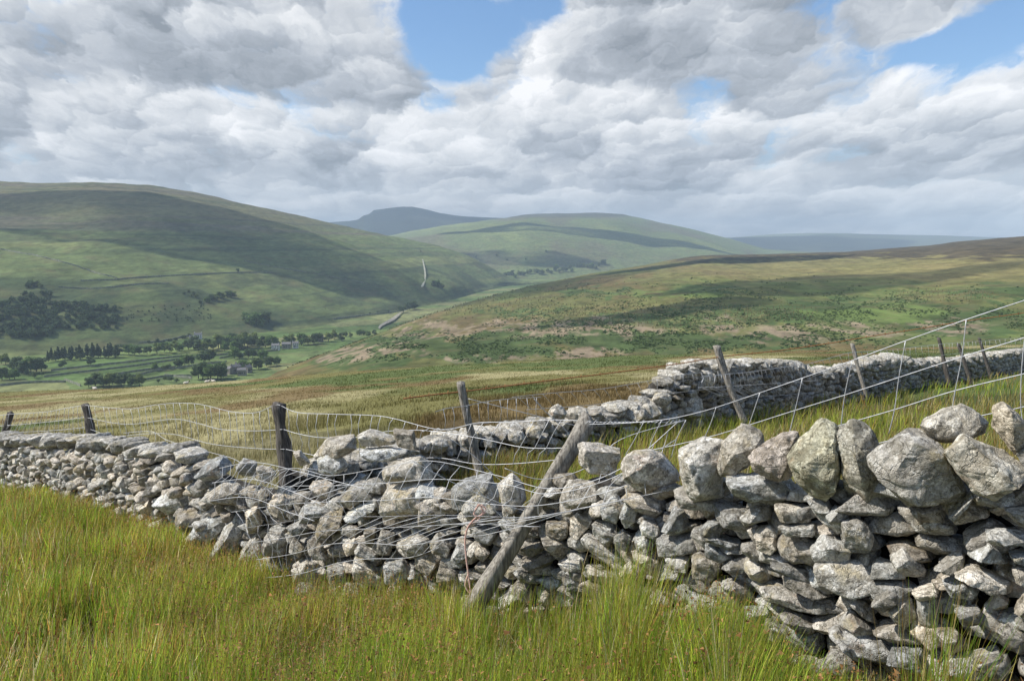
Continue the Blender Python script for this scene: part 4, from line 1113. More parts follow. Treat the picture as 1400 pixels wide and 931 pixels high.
# fence one follows the foreground wall
fence1 = empty('stock_fence', tuple(PT(388, 640, 6.9))); f1 = np.array(fence1.location)
tag(fence1, 'sagging wire sheep netting with old timber posts along the foreground wall', 'fence')
post((14, 564), (-6, 625), 12.1, 12.0, .05, .045, fence1, f1, M_WOODD, 1)
post((117, 553), (128, 625), 10.3, 10.2, .058, .052, fence1, f1, M_WOODD, 2)
post((381, 553), (392, 700), 6.75, 6.7, .062, .055, fence1, f1, M_WOODD, 3)
post((808, 572), (622, 862), 4.60, 4.24, .060, .052, fence1, f1, M_WOODP, 4, label='thick weathered post leaning steeply over the wall')
YA = lambda a, b: float(np.interp(a, [-100, 13, 120, 385, 600, 817, 960], [13.5, 12.0, 10.2, 6.65, 5.5, 4.72, 4.3]))
def bm_rows(rows, nv, Yf, name='netting', rw=.0028, jit=0., seed=0, mat=M_WIRE):
    mb = netting(rows, Yf, nv, rw, jit, seed=seed)
    mb.v = [v-f1 for v in mb.v]; return mb.build(name, mat, fence1)
bm_rows([[(-90, 575), (-40, 572), (16, 566)], [(-90, 588), (-40, 586), (14, 581)], [(-90, 598), (-40, 596), (12, 592)]], 14, YA, rw=.0035)
bm_rows([[(16, 566), (63, 563), (90, 558), (115, 554)], [(9, 582), (63, 577), (90, 574), (116, 570)], [(2, 592), (63, 589), (90, 587), (118, 584)], [(0, 603), (60, 601), (120, 599)]], 17, YA, rw=.0032, jit=.01, seed=2)
bm_rows([[(117, 554), (174, 559), (209, 554), (242, 551), (275, 553), (318, 563), (350, 564), (375, 554), (383, 554)],
         [(120, 571), (174, 580), (237, 573), (272, 579), (303, 587), (350, 589), (386, 587)],
         [(124, 587), (156, 596), (200, 593), (240, 594), (290, 607), (350, 613), (389, 614)]], 26, YA, rw=.0028, jit=.012, seed=3)
bm_rows([[(169, 592), (207, 590), (227, 601), (252, 609), (290, 619), (325, 630), (350, 655), (390, 690)], [(169, 600), (207, 606), (230, 618), (262, 632), (300, 650), (335, 680), (380, 715)]], 12, lambda a, b: YA(a, b)-.35, rw=.0026, seed=4, jit=.01)
bm_rows([[(385, 555), (408, 564), (451, 566), (511, 568), (542, 573), (587, 585), (615, 587), (653, 578), (700, 577), (760, 574), (806, 576)],
         [(388, 587), (408, 593), (438, 598), (481, 598), (511, 597), (527, 590), (570, 588), (612, 592), (660, 600), (720, 612), (782, 612)],
         [(391, 614), (433, 623), (480, 630), (540, 628), (600, 626), (650, 634), (700, 634), (768, 628)]], 24, YA, rw=.0026, jit=.02, seed=5)
# draped net over the tumbled stones
drape = [[(330, 655), (400, 640), (452, 650), (520, 640), (590, 630), (680, 650), (760, 668), (850, 640), (930, 574)],
         [(320, 676), (390, 665), (452, 664), (530, 660), (600, 655), (690, 662), (752, 675), (840, 652), (925, 600)],
         [(316, 700), (384, 690), (445, 686), (520, 684), (590, 680), (680, 690), (745, 690), (830, 672), (915, 640)],
         [(330, 722), (380, 715), (440, 706), (520, 706), (600, 704), (670, 706), (738, 706), (820, 690), (905, 672)],
         [(340, 742), (390, 735), (440, 726), (520, 722), (600, 718), (650, 716), (730, 720)],
         [(350, 765), (400, 757), (450, 744), (500, 742), (560, 745), (620, 735)],
         [(360, 790), (410, 784), (460, 770), (500, 764), (560, 762), (600, 748)]]
YD = lambda a, b: float(np.interp(a, [300, 400, 500, 600, 700, 800, 930], [6.6, 5.75, 5.2, 4.75, 4.35, 4.0, 3.75]))-.05+.35*float(np.clip((680-b)/80, 0, 1))
bm_rows(drape[:4], 30, YD, rw=.0020, jit=.03, seed=6)
bm_rows(drape[3:], 20, YD, rw=.0020, jit=.02, seed=7)
bm_rows([[(300, 640), (350, 632), (410, 645), (452, 656), (500, 668)], [(290, 660), (345, 655), (400, 672), (440, 690)], [(285, 685), (340, 680), (395, 700), (430, 712)]], 16, lambda a, b: YD(a, b)-.1, rw=.0024, jit=.03, seed=8)
# right end: open squares of netting in front of the field
YR_ = lambda a, b: float(np.interp(a, [780, 938, 1040, 1165, 1320, 1400, 1560], [4.5, 4.1, 3.75, 3.45, 3.15, 3.05, 2.85]))
rowsR = [[(806, 580), (860, 578), (905, 574), (938, 568), (979, 557), (1039, 537), (1097, 517), (1165, 493), (1238, 466), (1321, 437), (1400, 411), (1500, 378)],
         [(800, 640), (850, 627), (870, 620), (963, 599), (1024, 581), (1087, 561), (1155, 540), (1229, 516), (1315, 488), (1400, 462), (1500, 432)],
         [(1030, 618), (1076, 603), (1150, 581), (1223, 560), (1306, 534), (1400, 511), (1500, 486)],
         [(790, 676), (850, 680), (878, 687), (935, 673), (989, 660), (1064, 642), (1130, 625), (1201, 606), (1270, 588), (1339, 569), (1400, 556), (1500, 530)]]
YRn = lambda a, b: YR_(a, b)
mbR = netting(rowsR, YRn, 0, .0020)
YRf = lambda a, b: YR_(a, b)-(.28 if b > 615 else 0)
for vl in [[(979, 557), (972, 578), (963, 599)], [(1039, 537), (1024, 581), (1009, 620), (997, 655), (996, 672)], [(1097, 517), (1087, 561), (1076, 603), (1064, 642), (1059, 657)],
           [(1165, 493), (1155, 540), (1150, 581), (1146, 621), (1138, 630), (1138, 648)], [(1238, 466), (1229, 516), (1223, 560), (1215, 593)], [(1321, 437), (1315, 488), (1306, 534), (1300, 570)], [(1412, 408), (1401, 462), (1396, 520), (1396, 560), (1401, 590)],
           [(938, 574), (925, 600), (918, 625)], [(905, 574), (890, 605), (880, 640), (862, 668)], [(880, 577), (868, 600), (855, 622)]]:
    P = smoothpath([[a, b, YR_(a, b)] for a, b in vl], 4); V, Fs = tube(np.array([PT(*p) for p in P]), .0021, 4); mbR.add(V, Fs)
for k in range(26):      # twisted joint where the nets are tied
    a = random.Random(k).uniform(-1, 1); V, Fs = tube(np.array([PT(800+k*5, 578+a*2, 4.5-.015*k), PT(806+k*5, 576-a*2, 4.5-.015*k)]), .0021, 4); mbR.add(V, Fs)
mbR.v = [v-f1 for v in mbR.v]; mbR.build('netting', M_WIRE, fence1)
# loose strands
for vl, y in [([(640, 545), (700, 560), (760, 575), (800, 585)], 5.2), ([(617, 600), (650, 625), (690, 660), (740, 675)], 4.7), ([(690, 640), (740, 655), (800, 640), (850, 600), (938, 574)], 4.4),
           ([(645, 655), (670, 690), (700, 715), (740, 720)], 4.35), ([(560, 628), (620, 660), (690, 690), (728, 700)], 4.5), ([(420, 640), (455, 648), (452, 672), (448, 690)], 5.4), ([(730, 545), (745, 562), (775, 590), (790, 620)], 4.9)]:
    mbL = MB(); P = smoothpath([[a, b, y] for a, b in vl], 6); V, Fs = tube(np.array([PT(*p) for p in P])-f1, .0020, 4); mbL.add(V, Fs); mbL.build('loose_wire', M_WIRE, fence1)

# fence two keeps to the wall behind
fence2 = empty('stock_fence', tuple(PT(1015, 560, 12.2))); f2 = np.array(fence2.location)
tag(fence2, 'fence with a rusty barbed top wire and pale leaning posts beside the wall running away', 'fence')
post((631, 523), (656, 652), 7.9, 7.8, .052, .045, fence2, f2, M_WOODP, 11)
post((979, 473), (1018, 580), 11.9, 11.6, .062, .056, fence2, f2, M_WOODP, 12)
post((1164, 470), (1186, 545), 17.2, 16.9, .05, .045, fence2, f2, M_WOODP, 13)
post((1283, 462), (1300, 530), 22.2, 22, .06, .05, fence2, f2, M_WOODD, 14)
post((1310, 470), (1328, 527), 23.6, 23.3, .055, .05, fence2, f2, M_WOODD, 15)
post((1339, 462), (1355, 520), 25.6, 25.3, .06, .05, fence2, f2, M_WOODD, 16)
Y2 = lambda a, b: float(np.interp(a, [430, 560, 650, 850, 980, 1165, 1290, 1345, 1500], [6.6, 7.2, 7.9, 10.0, 11.8, 17, 22.2, 25.5, 32]))
def fb(rows, nv, name='netting', rw=.004, jit=0, seed=0, mat=M_WIRE, Yf=Y2):
    mb = netting(rows, Yf, nv, rw, jit, seed=seed); mb.v = [v-f2 for v in mb.v]; return mb.build(name, mat, fence2)
YB = lambda a, b: float(np.interp(a, [500, 630, 980, 1165, 1400, 1520], [6.9, 7.9, 11.8, 13.0, 14.5, 15.2]))
rust = [(552, 545), (590, 540), (635, 535), (700, 527), (760, 519), (820, 512), (880, 504), (930, 497), (985, 488), (1060, 480), (1130, 470), (1190, 460), (1260, 449), (1320, 439), (1400, 428), (1500, 412)]
mbu = netting([rust], YB, 0, .0085, mat_ if False else 0, seed=1) if False else netting([rust], YB, 0, .0075)
for a in range(560, 1400, 26):      # barbs
    b = float(np.interp(a, [p[0] for p in rust], [p[1] for p in rust])); c = PT(a, b, YB(a, b))
    for dz in (.03, -.03): V, Fs = tube(np.array([c, c+np.array([.008, 0, dz])]), .0035, 3); mbu.add(V, Fs)
mbu.v = [v-f2 for v in mbu.v]; mbu.build('barbed_wire', M_RUST, fence2)
fb([[(595, 563), (612, 558), (636, 555), (665, 549), (700, 545), (740, 543)], [(597, 588), (620, 585), (650, 580), (690, 576), (740, 572)]], 10, rw=.003, jit=.02, seed=2)
fb([[(700, 543), (760, 537), (820, 532), (880, 522), (935, 512), (985, 507)], [(720, 560), (780, 556), (840, 550), (900, 540), (985, 530)]], 20, rw=.0028, jit=.03, seed=3)
fb([[(960, 515), (1000, 511), (1030, 508), (1070, 502), (1105, 498)], [(955, 530), (1000, 528), (1060, 524), (1120, 520)], [(1000, 545), (1060, 541), (1120, 536)]], 26, rw=.0042, jit=.02, seed=4, Yf=lambda a, b: Y2(a, b)-.6)
fb([[(1104, 498), (1140, 488), (1165, 482), (1220, 478), (1290, 470), (1345, 466), (1440, 458)], [(1110, 515), (1140, 505), (1170, 500), (1230, 494), (1295, 485), (1350, 480), (1440, 472)]], 44, rw=.0042, jit=.02, seed=5, Yf=lambda a, b: Y2(a, b)-.3)

# pink baling twine
tw = MB()
for vl in ([(655, 689), (660, 700), (652, 712), (641, 718), (636, 735), (637, 760), (641, 790), (645, 820), (650, 852)], [(655, 689), (648, 702), (656, 706), (664, 697), (658, 690)], [(641, 718), (650, 708), (662, 702)], [(640, 785), (636, 800), (643, 812)]):
    P = smoothpath([[a, b, 4.52-.0011*(b-689)] for a, b in vl], 6); V, Fs = tube(np.array([PT(*p) for p in P]), .0055, 5); tw.add(V, Fs)
o = tw.build('baling_twine', M_TWINE, origin=PT(650, 760, 4.5)); tag(o, 'frayed pink baling twine hanging from the netting left of the leaning post', 'twine')

# ------------------------------------------------------------------ grass
def blades(X, Y, H, W, col, tipcol, bend=.3, seg=3, seed=0, lean=(.08, 0), base_dark=.6, Z=None):
    n = len(X); r = np.random.default_rng(seed)
    Z = gz(X, Y) if Z is None else Z
    a = r.random(n)*2*pi; bx = np.cos(a)*bend*H*r.random(n)+lean[0]*H; by = np.sin(a)*bend*H*r.random(n)+lean[1]*H
    t = np.linspace(0, 1, seg+1)
    # ribbon faces roughly the viewer side but random
    wa = r.normal(size=n)*.6; wx = np.cos(wa); wy = np.sin(wa)
    V = np.empty((n, seg+1, 2, 3)); C = np.empty((n, seg+1, 2, 3))
    for k, tk in enumerate(t):
        cx = X+bx*tk**2; cy = Y+by*tk**2; cz = Z-.03+H*tk*(1-.12*tk)
        hw = W*(1-tk)**.55*.5+W*.04
        V[:, k, 0] = np.stack([cx-wx*hw, cy-wy*hw, cz], 1); V[:, k, 1] = np.stack([cx+wx*hw, cy+wy*hw, cz], 1)
        cc = (col*(1-tk)+tipcol*tk)
        C[:, k, 0] = cc; C[:, k, 1] = cc
    i = np.arange(n)[:, None]*(seg+1)*2+np.arange(seg)[None]*2
    Fc = np.stack([i, i+1, i+3, i+2], -1).reshape(-1, 4)
    return V.reshape(-1, 3), Fc, C.reshape(-1, 3)
def heads(X, Y, Z, s, col, seed):
    r = np.random.default_rng(seed); n = len(X)
    u = r.normal(size=(n, 4, 3)); p = np.stack([X, Y, Z], 1)[:, None]+u*s[:, None, None]
    return p.reshape(-1, 3), np.array([[0, 1, 2, 3]])+np.arange(n)[:, None]*4, np.repeat(col, 4, axis=0)
def merge(name, parts, mat=M_GRASS):
    Vs, Fs, Cs, n = [], [], [], 0
    for V, Fc, C in parts: Vs.append(V); Fs.append(Fc+n); Cs.append(C); n += len(V)
    return mesh_obj(name, np.vstack(Vs), np.vstack(Fs), mat, None, np.vstack(Cs), True)
def wallY(wall, q): return np.interp(q, wall.q, wall.P[:, 1])
PAL = np.array([[.29, .44, .035], [.18, .34, .035], [.47, .52, .055], [.54, .45, .13], [.44, .24, .06], [.66, .58, .34], [.26, .33, .11]])
def palette(n, w, r, jit=.5):
    w = np.array(w, float)
    if w.ndim == 1: w = np.tile(w, (n, 1))
    w = w/w.sum(1, keepdims=True); k = (w.cumsum(1) < r.random(n)[:, None]).sum(1).clip(0, len(PAL)-1)
    return PAL[k]*(1+jit*r.normal(size=(n, 1))).clip(.35, 1.9)
# foreground rushes
r = np.random.default_rng(31)
def fore(N, seed):
    r = np.random.default_rng(seed)
    q = r.uniform(-.86, .80, N); yw = wallY(W1, q)
    y = 1.55+(yw+.12-1.55)*np.sqrt(r.random(N)); x = q*y
    # clumping
    cl = fbm(x*1.9, y*1.9, o=3, s=101); px = 700+F*q
    near = (yw-y)
    keep = r.random(N) < np.clip(.5+1.9*cl, .07, 1)
    # sparser in front of the right hand wall
    dens = np.interp(px, [0, 820, 950, 1030, 1130, 1220, 1300, 1400], [1, 1, .85, .45, .30, .5, .75, .5])
    keep &= r.random(N) < dens
    keep &= (x*x+y*y) > 1.5**2
    x, y, q, px, cl, near = [a[keep] for a in (x, y, q, px, cl, near)]; n = len(x)
    H = .34*r.uniform(.55, 1.25, n)*(1+.45*cl)*np.interp(px, [0, 200, 350, 640, 850, 1000, 1150, 1400], [1.15, 1.15, 1.0, 1.0, 1.2, 1.75, 1.2, 1.2])
    H *= np.interp(near, [-.1, .3, 1.5], [.8, .95, 1.1])
    Wd = .0056*r.uniform(.55, 1.5, n)*np.interp(y, [2, 5, 12], [.85, 1.25, 2.2])
    gr = fbm(x*.8+3, y*.8, o=3, s=103)[:, None]; dr = fbm(x*1.1+13, y*1.1, o=3, s=105)[:, None]
    left = np.interp(px, [0, 300, 500, 700, 1000], [.55, .6, .3, .05, 0])[:, None]
    w = np.hstack([1.6+2*gr, 1.6+2*gr, 1.5+0*gr, .55+1.6*dr+left*.8, .35+2.0*dr+left*1.9, .35+dr+.2*left, .3+0*gr]).clip(.05, None)
    col = palette(n, w, r); tip = mixc(col*1.15, (.52, .36, .13), r.random(n)*.45)
    out = [blades(x, y, H, Wd, col*.85, tip, bend=.26, seed=seed, lean=(.06, 0))]
    # seed heads of the soft rush
    m = r.random(n) < .21; k = m.sum()
    zz = gz(x[m], y[m])+H[m]*r.uniform(.6, .98, k)
    out.append(heads(x[m]+r.normal(size=k)*.015, y[m]+r.normal(size=k)*.015, zz, .0052*r.uniform(.6, 1.4, k), np.array([[.38, .20, .08]])*r.uniform(.6, 1.5, (k, 1)), seed+1))
    return out
parts = fore(330000, 31)
# flattened straw crossing the tufts
n = 9000; q = r.uniform(-.8, .5, n); yw = wallY(W1, q); y = 1.8+(yw-1.9)*np.sqrt(r.random(n)); x = q*y
straw = np.tile([.60, .53, .32], (n, 1))*r.uniform(.6, 1.2, (n, 1))
parts.append(blades(x, y, .30*r.uniform(.5, 1.3, n), .0038*np.ones(n), straw, straw, bend=1.6, seed=77, lean=(.1, 0)))
def tallrush(spots, seed):
    r = np.random.default_rng(seed); X, Y, H = [], [], []
    for px, d0, d1, n, h0, h1, sp_ in spots:
        q0 = (px+r.normal(size=n)*sp_-700)/F; yw = wallY(W1, q0); y = np.maximum(yw-r.uniform(d0, d1, n), 1.9)
        X.append(q0*y); Y.append(y); H.append(r.uniform(h0, h1, n))
    X, Y, H = map(np.concatenate, (X, Y, H)); n = len(X)
    keep = r.random(n) < np.clip(.55+1.8*fbm(X*3, Y*3, o=2, s=131), .08, 1); X, Y, H = X[keep], Y[keep], H[keep]; n = len(X)
    col = palette(n, [1.6, 1.2, 2, .8, .5, .6, .5], r, .35); tip = mixc(col, (.48, .30, .12), (r.random(n) < .5)*r.random(n)*.9)
    k = int(n*.4); hd = np.repeat(np.arange(k), 3); m_ = len(hd)
    hx = X[hd]+.05*H[hd]+r.normal(size=m_)*.012; hy = Y[hd]+r.normal(size=m_)*.012
    return [blades(X, Y, H, np.full(n, .0040)*np.interp(Y, [2, 6, 12], [.9, 1.25, 2.2]), col*.9, tip, bend=.22, seed=seed, seg=4, lean=(.05, 0)),
            heads(hx, hy, gz(X[hd], Y[hd])+H[hd]*r.uniform(.66, .80, m_), np.full(m_, .0042), np.array([[.34, .19, .08]])*r.uniform(.6, 1.5, (m_, 1)), seed+1)]
parts += tallrush([(x_, .1, 3.5, 900, .34, .62, 40) for x_ in range(0, 900, 50)] + [(x_, .1, 1.2, 420, .30, .58, 30) for x_ in range(420, 860, 45)] + [(x_, .15, .9, 900, .5, .95, 22) for x_ in (850, 885, 920, 955, 985, 1000)] +
                  [(1285, .1, .5, 260, .4, 1.0, 12), (1310, .1, .5, 420, .4, 1.05, 16), (1340, .1, .5, 380, .4, .95, 14), (1380, .1, .5, 420, .3, .75, 18), (1240, .1, .5, 360, .3, .55, 22), (1180, .1, .5, 220, .25, .5, 22), (622, .72, 1.1, 1300, .45, .74, 20), (660, .6, 1.2, 500, .3, .5, 22), (590, .7, 1.3, 500, .3, .5, 22), (1120, .1, .4, 60, .3, .6, 20)], 61)
tag(merge('rush_grass', parts), 'green and straw coloured rushes with brown seed heads below the foreground wall', 'grass', kind='stuff')
# taller separate stems in front of the wall at right
def tall():
    r = np.random.default_rng(55); spots = [(1285, 70, 38), (1310, 80, 40), (1335, 70, 34), (1370, 60, 24), (1230, 50, 18), (1180, 40, 16), (1000, 60, 50), (960, 60, 50), (930, 60, 45), (900, 60, 45), (1140, 60, 12)]
    X, Y, H = [], [], []
    for px, hh, n in spots:
        q0 = (px-700)/F; yw = float(wallY(W1, q0))
        for _ in range(n):
            y = yw-r.uniform(.1, .45); X.append((q0+r.normal()*.02)*y); Y.append(y); H.append(r.uniform(.25, .72))
    X, Y, H = map(np.array, (X, Y, H)); n = len(X)
    col = palette(n, [1, 1, 2, 1.5, .5, 1, .5], r); tip = mixc(col, (.32, .2, .1), r.random(n)*.8)
    ps = [blades(X, Y, H, np.full(n, .0042), col, tip, bend=.35, seed=5, seg=5)]
    k = n//3; ps.append(heads(X[:k]+.02, Y[:k], gz(X[:k], Y[:k])+H[:k]*.75, np.full(k, .0045), np.tile([.34, .16, .05], (k, 1)), 4))
    return merge('tall_rush', ps)
tag(tall(), 'tall separate rush stems standing against the right part of the wall', 'grass', kind='stuff')
# paddock between the walls
def between(N, seed):
    r = np.random.default_rng(seed); q = r.uniform(-.30, .85, N)
    ya = wallY(W1, q)+.45; yb = np.interp(q, W2.q, W2.P[:, 1])
    yb = np.minimum(yb, 60); u = r.random(N); y = 1/(1/ya*(1-u)+1/yb*u); x = q*y
    keep = (yb > ya+.3) & (r.random(N) < np.clip(.6+fbm(x*1.2, y*1.2, o=3, s=111), .1, 1)); x, y, q = x[keep], y[keep], q[keep]; n = len(x)
    H = .30*r.uniform(.5, 1.3, n)*(1+.4*fbm(x*.8, y*.8, o=2, s=112)); Wd = .0032*r.uniform(.7, 1.3, n)*np.interp(y, [3, 8, 16, 40], [1, 2.0, 3.4, 8])
    br = sstep(.0, .4, fbm(x*.22+2, y*.13, o=3, s=113)+np.interp(q, [.45, .65], [-.25, .45])*np.interp(y, [5, 14, 20], [0, 1, .5]))[:, None]
    w = np.hstack([1.3*(1-br)+.1, .6*(1-br)+.1, 2.4*(1-br)+.2, 1.0+1.6*br, .25+1.1*br, .3+.6*br, .2+0*br])
    col = palette(n, w, r)*.8
    tip = mixc(col*1.1, (.34, .28, .10), r.random(n)*.5)
    return [blades(x, y, H, Wd, col*.85, tip, bend=.4, seed=seed)]
tag(merge('paddock_grass', between(130000, 41)), 'bright yellow green rough grass between the two stone walls', 'grass', kind='stuff')
# open moor beyond
def beyond(N, seed):
    r = np.random.default_rng(seed); q = r.uniform(-.86, .86, N)
    ya = wallY(W1, q)+.5; ya = np.where(q > -.20, np.interp(q, W2.q, W2.P[:, 1])+.5, ya)
    yb = 135.; u = r.random(N); y = 1/(1/ya*(1-u)+1/yb*u); y = np.where(r.random(N) < .45, ya+(yb-ya)*r.random(N)**1.5, y); x = q*y
    tus = fbm(x*.9, y*.55, o=3, s=121); keep = r.random(N) < np.clip(.55+1.1*tus, .05, 1); x, y, q, tus = x[keep], y[keep], q[keep], tus[keep]; n = len(x)
    fc = field_color(x, y)
    gd = fbm(x*.09+5, y*.05+3, o=4, s=23)
    H = .21*np.interp(y, [8, 45], [1.1, .55])*r.uniform(.5, 1.3, n)*(1+.6*tus)*(1+.5*sstep(.0, .3, gd)); Wd = .0040*r.uniform(.7, 1.3, n)*np.interp(y, [5, 10, 20, 60, 135], [1, 1.8, 3.4, 9, 18])
    nearg = sstep(20, 9, y)[:, None]
    col = fc*(1+.28*r.normal(size=(n, 1))).clip(.45, 1.6)
    col = mixc(col, (.105, .125, .022), (r.random(n) < .35*nearg[:, 0])*.8)
    tip = mixc(col*1.12, (.30, .23, .09), r.random(n)*.4)
    return [blades(x, y, H, Wd, col*.8, tip, bend=.4, seed=seed, seg=2)]
tag(merge('moor_grass', beyond(300000, 51)), 'rough orange, straw and green moor grass beyond the foreground wall', 'grass', kind='stuff')

# ------------------------------------------------------------------ sheep
def sheep(px, py, Y, rz, label, lying=True, k=.72):
    p = PT(px, py, Y); p[2] = float(gz(np.array(p[0]), np.array(p[1])))
    e = empty('sheep', tuple(p), rz); e.scale = (k, k, k)
    bm = bmesh.new()
    h = .30 if lying else .62
    def ell(c, s, rot=0):
        m = Matrix.Translation(c) @ Matrix.Rotation(rot, 4, 'Y') @ Matrix.Diagonal((*s, 1)); bmesh.ops.create_icosphere(bm, subdivisions=3, radius=1, matrix=m)
    ell((0, 0, h), (.52, .26, .30)); ell((.38, 0, h+.06), (.26, .2, .25)); ell((.56, 0, h+.24), (.15, .11, .2), .5)
    if not lying:
        for sx in (-.36, .34):
            for sy in (-.13, .13): bmesh.ops.create_cone(bm, cap_ends=True, segments=8, radius1=.045, radius2=.07, depth=.42, matrix=Matrix.Translation((sx, sy, .2)))
    for v in bm.verts:
        n_ = float(vnoise(np.array(v.co.x*11), np.array(v.co.y*11), np.array(v.co.z*11), s=4)); v.co *= 1+.05*n_
    me = bpy.data.meshes.new('body'); bm.to_mesh(me); bm.free(); me.materials.append(M_WOOL)
    for f in me.polygons: f.use_smooth = True
    link(bpy.data.objects.new('body', me), e)
    bm = bmesh.new()
    bmesh.ops.create_icosphere(bm, subdivisions=2, radius=1, matrix=Matrix.Translation((.72, 0, h+.36)) @ Matrix.Rotation(.6, 4, 'Y') @ Matrix.Diagonal((.17, .085, .10, 1)))
    for sy in (-1, 1): bmesh.ops.create_icosphere(bm, subdivisions=1, radius=1, matrix=Matrix.Translation((.62, sy*.13, h+.44)) @ Matrix.Diagonal((.04, .09, .03, 1)))
    me = bpy.data.meshes.new('head'); bm.to_mesh(me); bm.free(); me.materials.append(M_FACE); link(bpy.data.objects.new('head', me), e)
    tag(e, label, 'sheep'); return e
sheep(130, 532, 116, 2.9, 'pale sheep resting on the grassy crest at far left')
sheep(254, 525, 120, .3, 'pale sheep resting on the crest below the meadow bushes')
sheep(283, 523, 119, 0.1, 'left one of two pale sheep close together on the crest')
sheep(292, 523, 121, 3.0, 'right one of two pale sheep close together on the crest')

# ------------------------------------------------------------------ sun, clouds, sky, haze
sd_ = bpy.data.lights.new('sun', 'SUN'); sd_.energy = 5.0; sd_.angle = radians(.53); sd_.color = (1, .955, .88)
so = bpy.data.objects.new('sun', sd_); COL.objects.link(so); so.location = (-60, -2, 80)
so.rotation_euler = Vector(SUN).to_track_quat('Z', 'Y').to_euler()

def cloud_mat(alpha):
    m, nt, b = new_mat('cloud_vapour')
    b.inputs['Base Color'].default_value = (.85, .85, .86, 1); b.inputs['Roughness'].default_value = 1
    geo = nt.node('ShaderNodeNewGeometry')
    n = nt.noise(geo.outputs['Position'], .0022, 6, .6)
    t = nt.n.new('ShaderNodeBsdfTransparent'); mx = nt.n.new('ShaderNodeMixShader')
    f = nt.mul(nt.rng(n, .30, .55), alpha)
    nt.put(mx.inputs[0], f); nt.l.new(t.outputs[0], mx.inputs[1]); nt.l.new(b.outputs[0], mx.inputs[2])
    nt.l.new(mx.outputs[0], nt.n['Material Output'].inputs['Surface']); return m
CLM = {}
def cloud(P, rx, ry, alpha, alt, rz=0, seed=0):
    """a high cloud standing where its shadow falls on P"""
    t = (alt-P[2])/SUN[2]; c = np.asarray(P)+SUN*t
    if alpha not in CLM: CLM[alpha] = cloud_mat(alpha)
    bm = bmesh.new(); bmesh.ops.create_icosphere(bm, subdivisions=5, radius=1)
    V = np.array([v.co[:] for v in bm.verts])
    d = 1+.35*fbm(V[:, 0]*2+seed, V[:, 1]*2, V[:, 2]*2, o=4, s=seed)
    V = V*d[:, None]*np.array([rx, ry, .12*min(rx, ry)]); V[:, 2] = np.where(V[:, 2] < 0, V[:, 2]*.3, V[:, 2])
    for v, q_ in zip(bm.verts, V): v.co = q_
    me = bpy.data.meshes.new('cloud'); bm.to_mesh(me); bm.free(); me.materials.append(CLM[alpha])
    for f in me.polygons: f.use_smooth = True
    o = bpy.data.objects.new('cloud', me); COL.objects.link(o); o.location = c; o.rotation_euler = (0, 0, rz)
    px, py = P2PX(*c); print('cloud', [round(v) for v in c], 'px', round(px), round(py))
    tag(o, kind='structure'); return o
cloud(hit('left_hill', 190, 290), 520, 330, .55, 1500, .2, 1)
cloud(hit('left_hill', 60, 425), 600, 130, .2, 1500, .5, 2)
cloud(hit('left_hill', 470, 370), 300, 130, .4, 1500, .3, 3)
cloud(hit('right_moor', 760, 392), 330, 150, .5, 1500, .9, 5)
cloud(hit('right_moor', 1150, 385), 220, 110, .4, 1500, .2, 6)
cloud(hit('right_moor', 1030, 354), 330, 160, .9, 1500, .3, 7)
cloud(hit('right_moor', 900, 425), 110, 45, .55, 1300, .3, 8)
cloud(hit('mid_hill', 810, 318), 900, 260, .9, 3000, .1, 9)
cloud(hit('mid_hill', 700, 352), 360, 160, .85, 2600, .1, 10)
cloud(hit('far_mountain', 560, 295), 1500, 1300, .9, 4500, .1, 11)
cloud(hit('distant_hills', 1060, 330), 1400, 1100, .8, 5200, .1, 12)
cloud(hit('distant_hills', 1250, 328), 1500, 900, .7, 5200, .1, 13)

w = bpy.data.worlds.new('World'); sc.world = w; w.use_nodes = True
nt = NT(w.node_tree); bg = w.node_tree.nodes['Background']; bg.inputs['Strength'].default_value = .1
w.cycles.sampling_method = 'MANUAL'; w.cycles.sample_map_resolution = 256
sky = nt.node('ShaderNodeTexSky'); sky.sky_type = 'NISHITA'; sky.sun_disc = False
sky.sun_elevation = math.asin(SUN[2]); sky.sun_rotation = math.atan2(SUN[0], SUN[1]); sky.altitude = 400; sky.air_density = 1.0; sky.dust_density = 1.2; sky.ozone_density = 2.
d = nt.node('ShaderNodeTexCoord').outputs['Generated']
sx = nt.node('ShaderNodeSeparateXYZ'); nt.put(sx.inputs[0], d); dx, dy, dz = sx.outputs
az = nt.m('ARCTAN2', dx, dy); el = nt.m('MAXIMUM', nt.m('ARCSINE', dz), 0.0)
V_ = nt.mul(nt.m('LOGARITHM', nt.add(el, .11), math.e), .80)
U_ = nt.m('DIVIDE', az, nt.add(nt.mul(el, .8), .42))
def noise2(vec, scale, detail, rough):
    n = nt.n.new('ShaderNodeTexNoise'); n.noise_dimensions = '2D'; nt.put(n.inputs['Vector'], vec)
    n.inputs['Scale'].default_value = scale; n.inputs['Detail'].default_value = detail; n.inputs['Roughness'].default_value = rough
    return n.outputs
UV0 = nt.comb(U_, V_, 0.)
WARP = nt.vm('MULTIPLY', nt.vm('SUBTRACT', noise2(UV0, 5., 6, .62)[1], (.5, .5, .5)), (.20, .16, 0))
UVW = nt.vm('ADD', UV0, WARP)
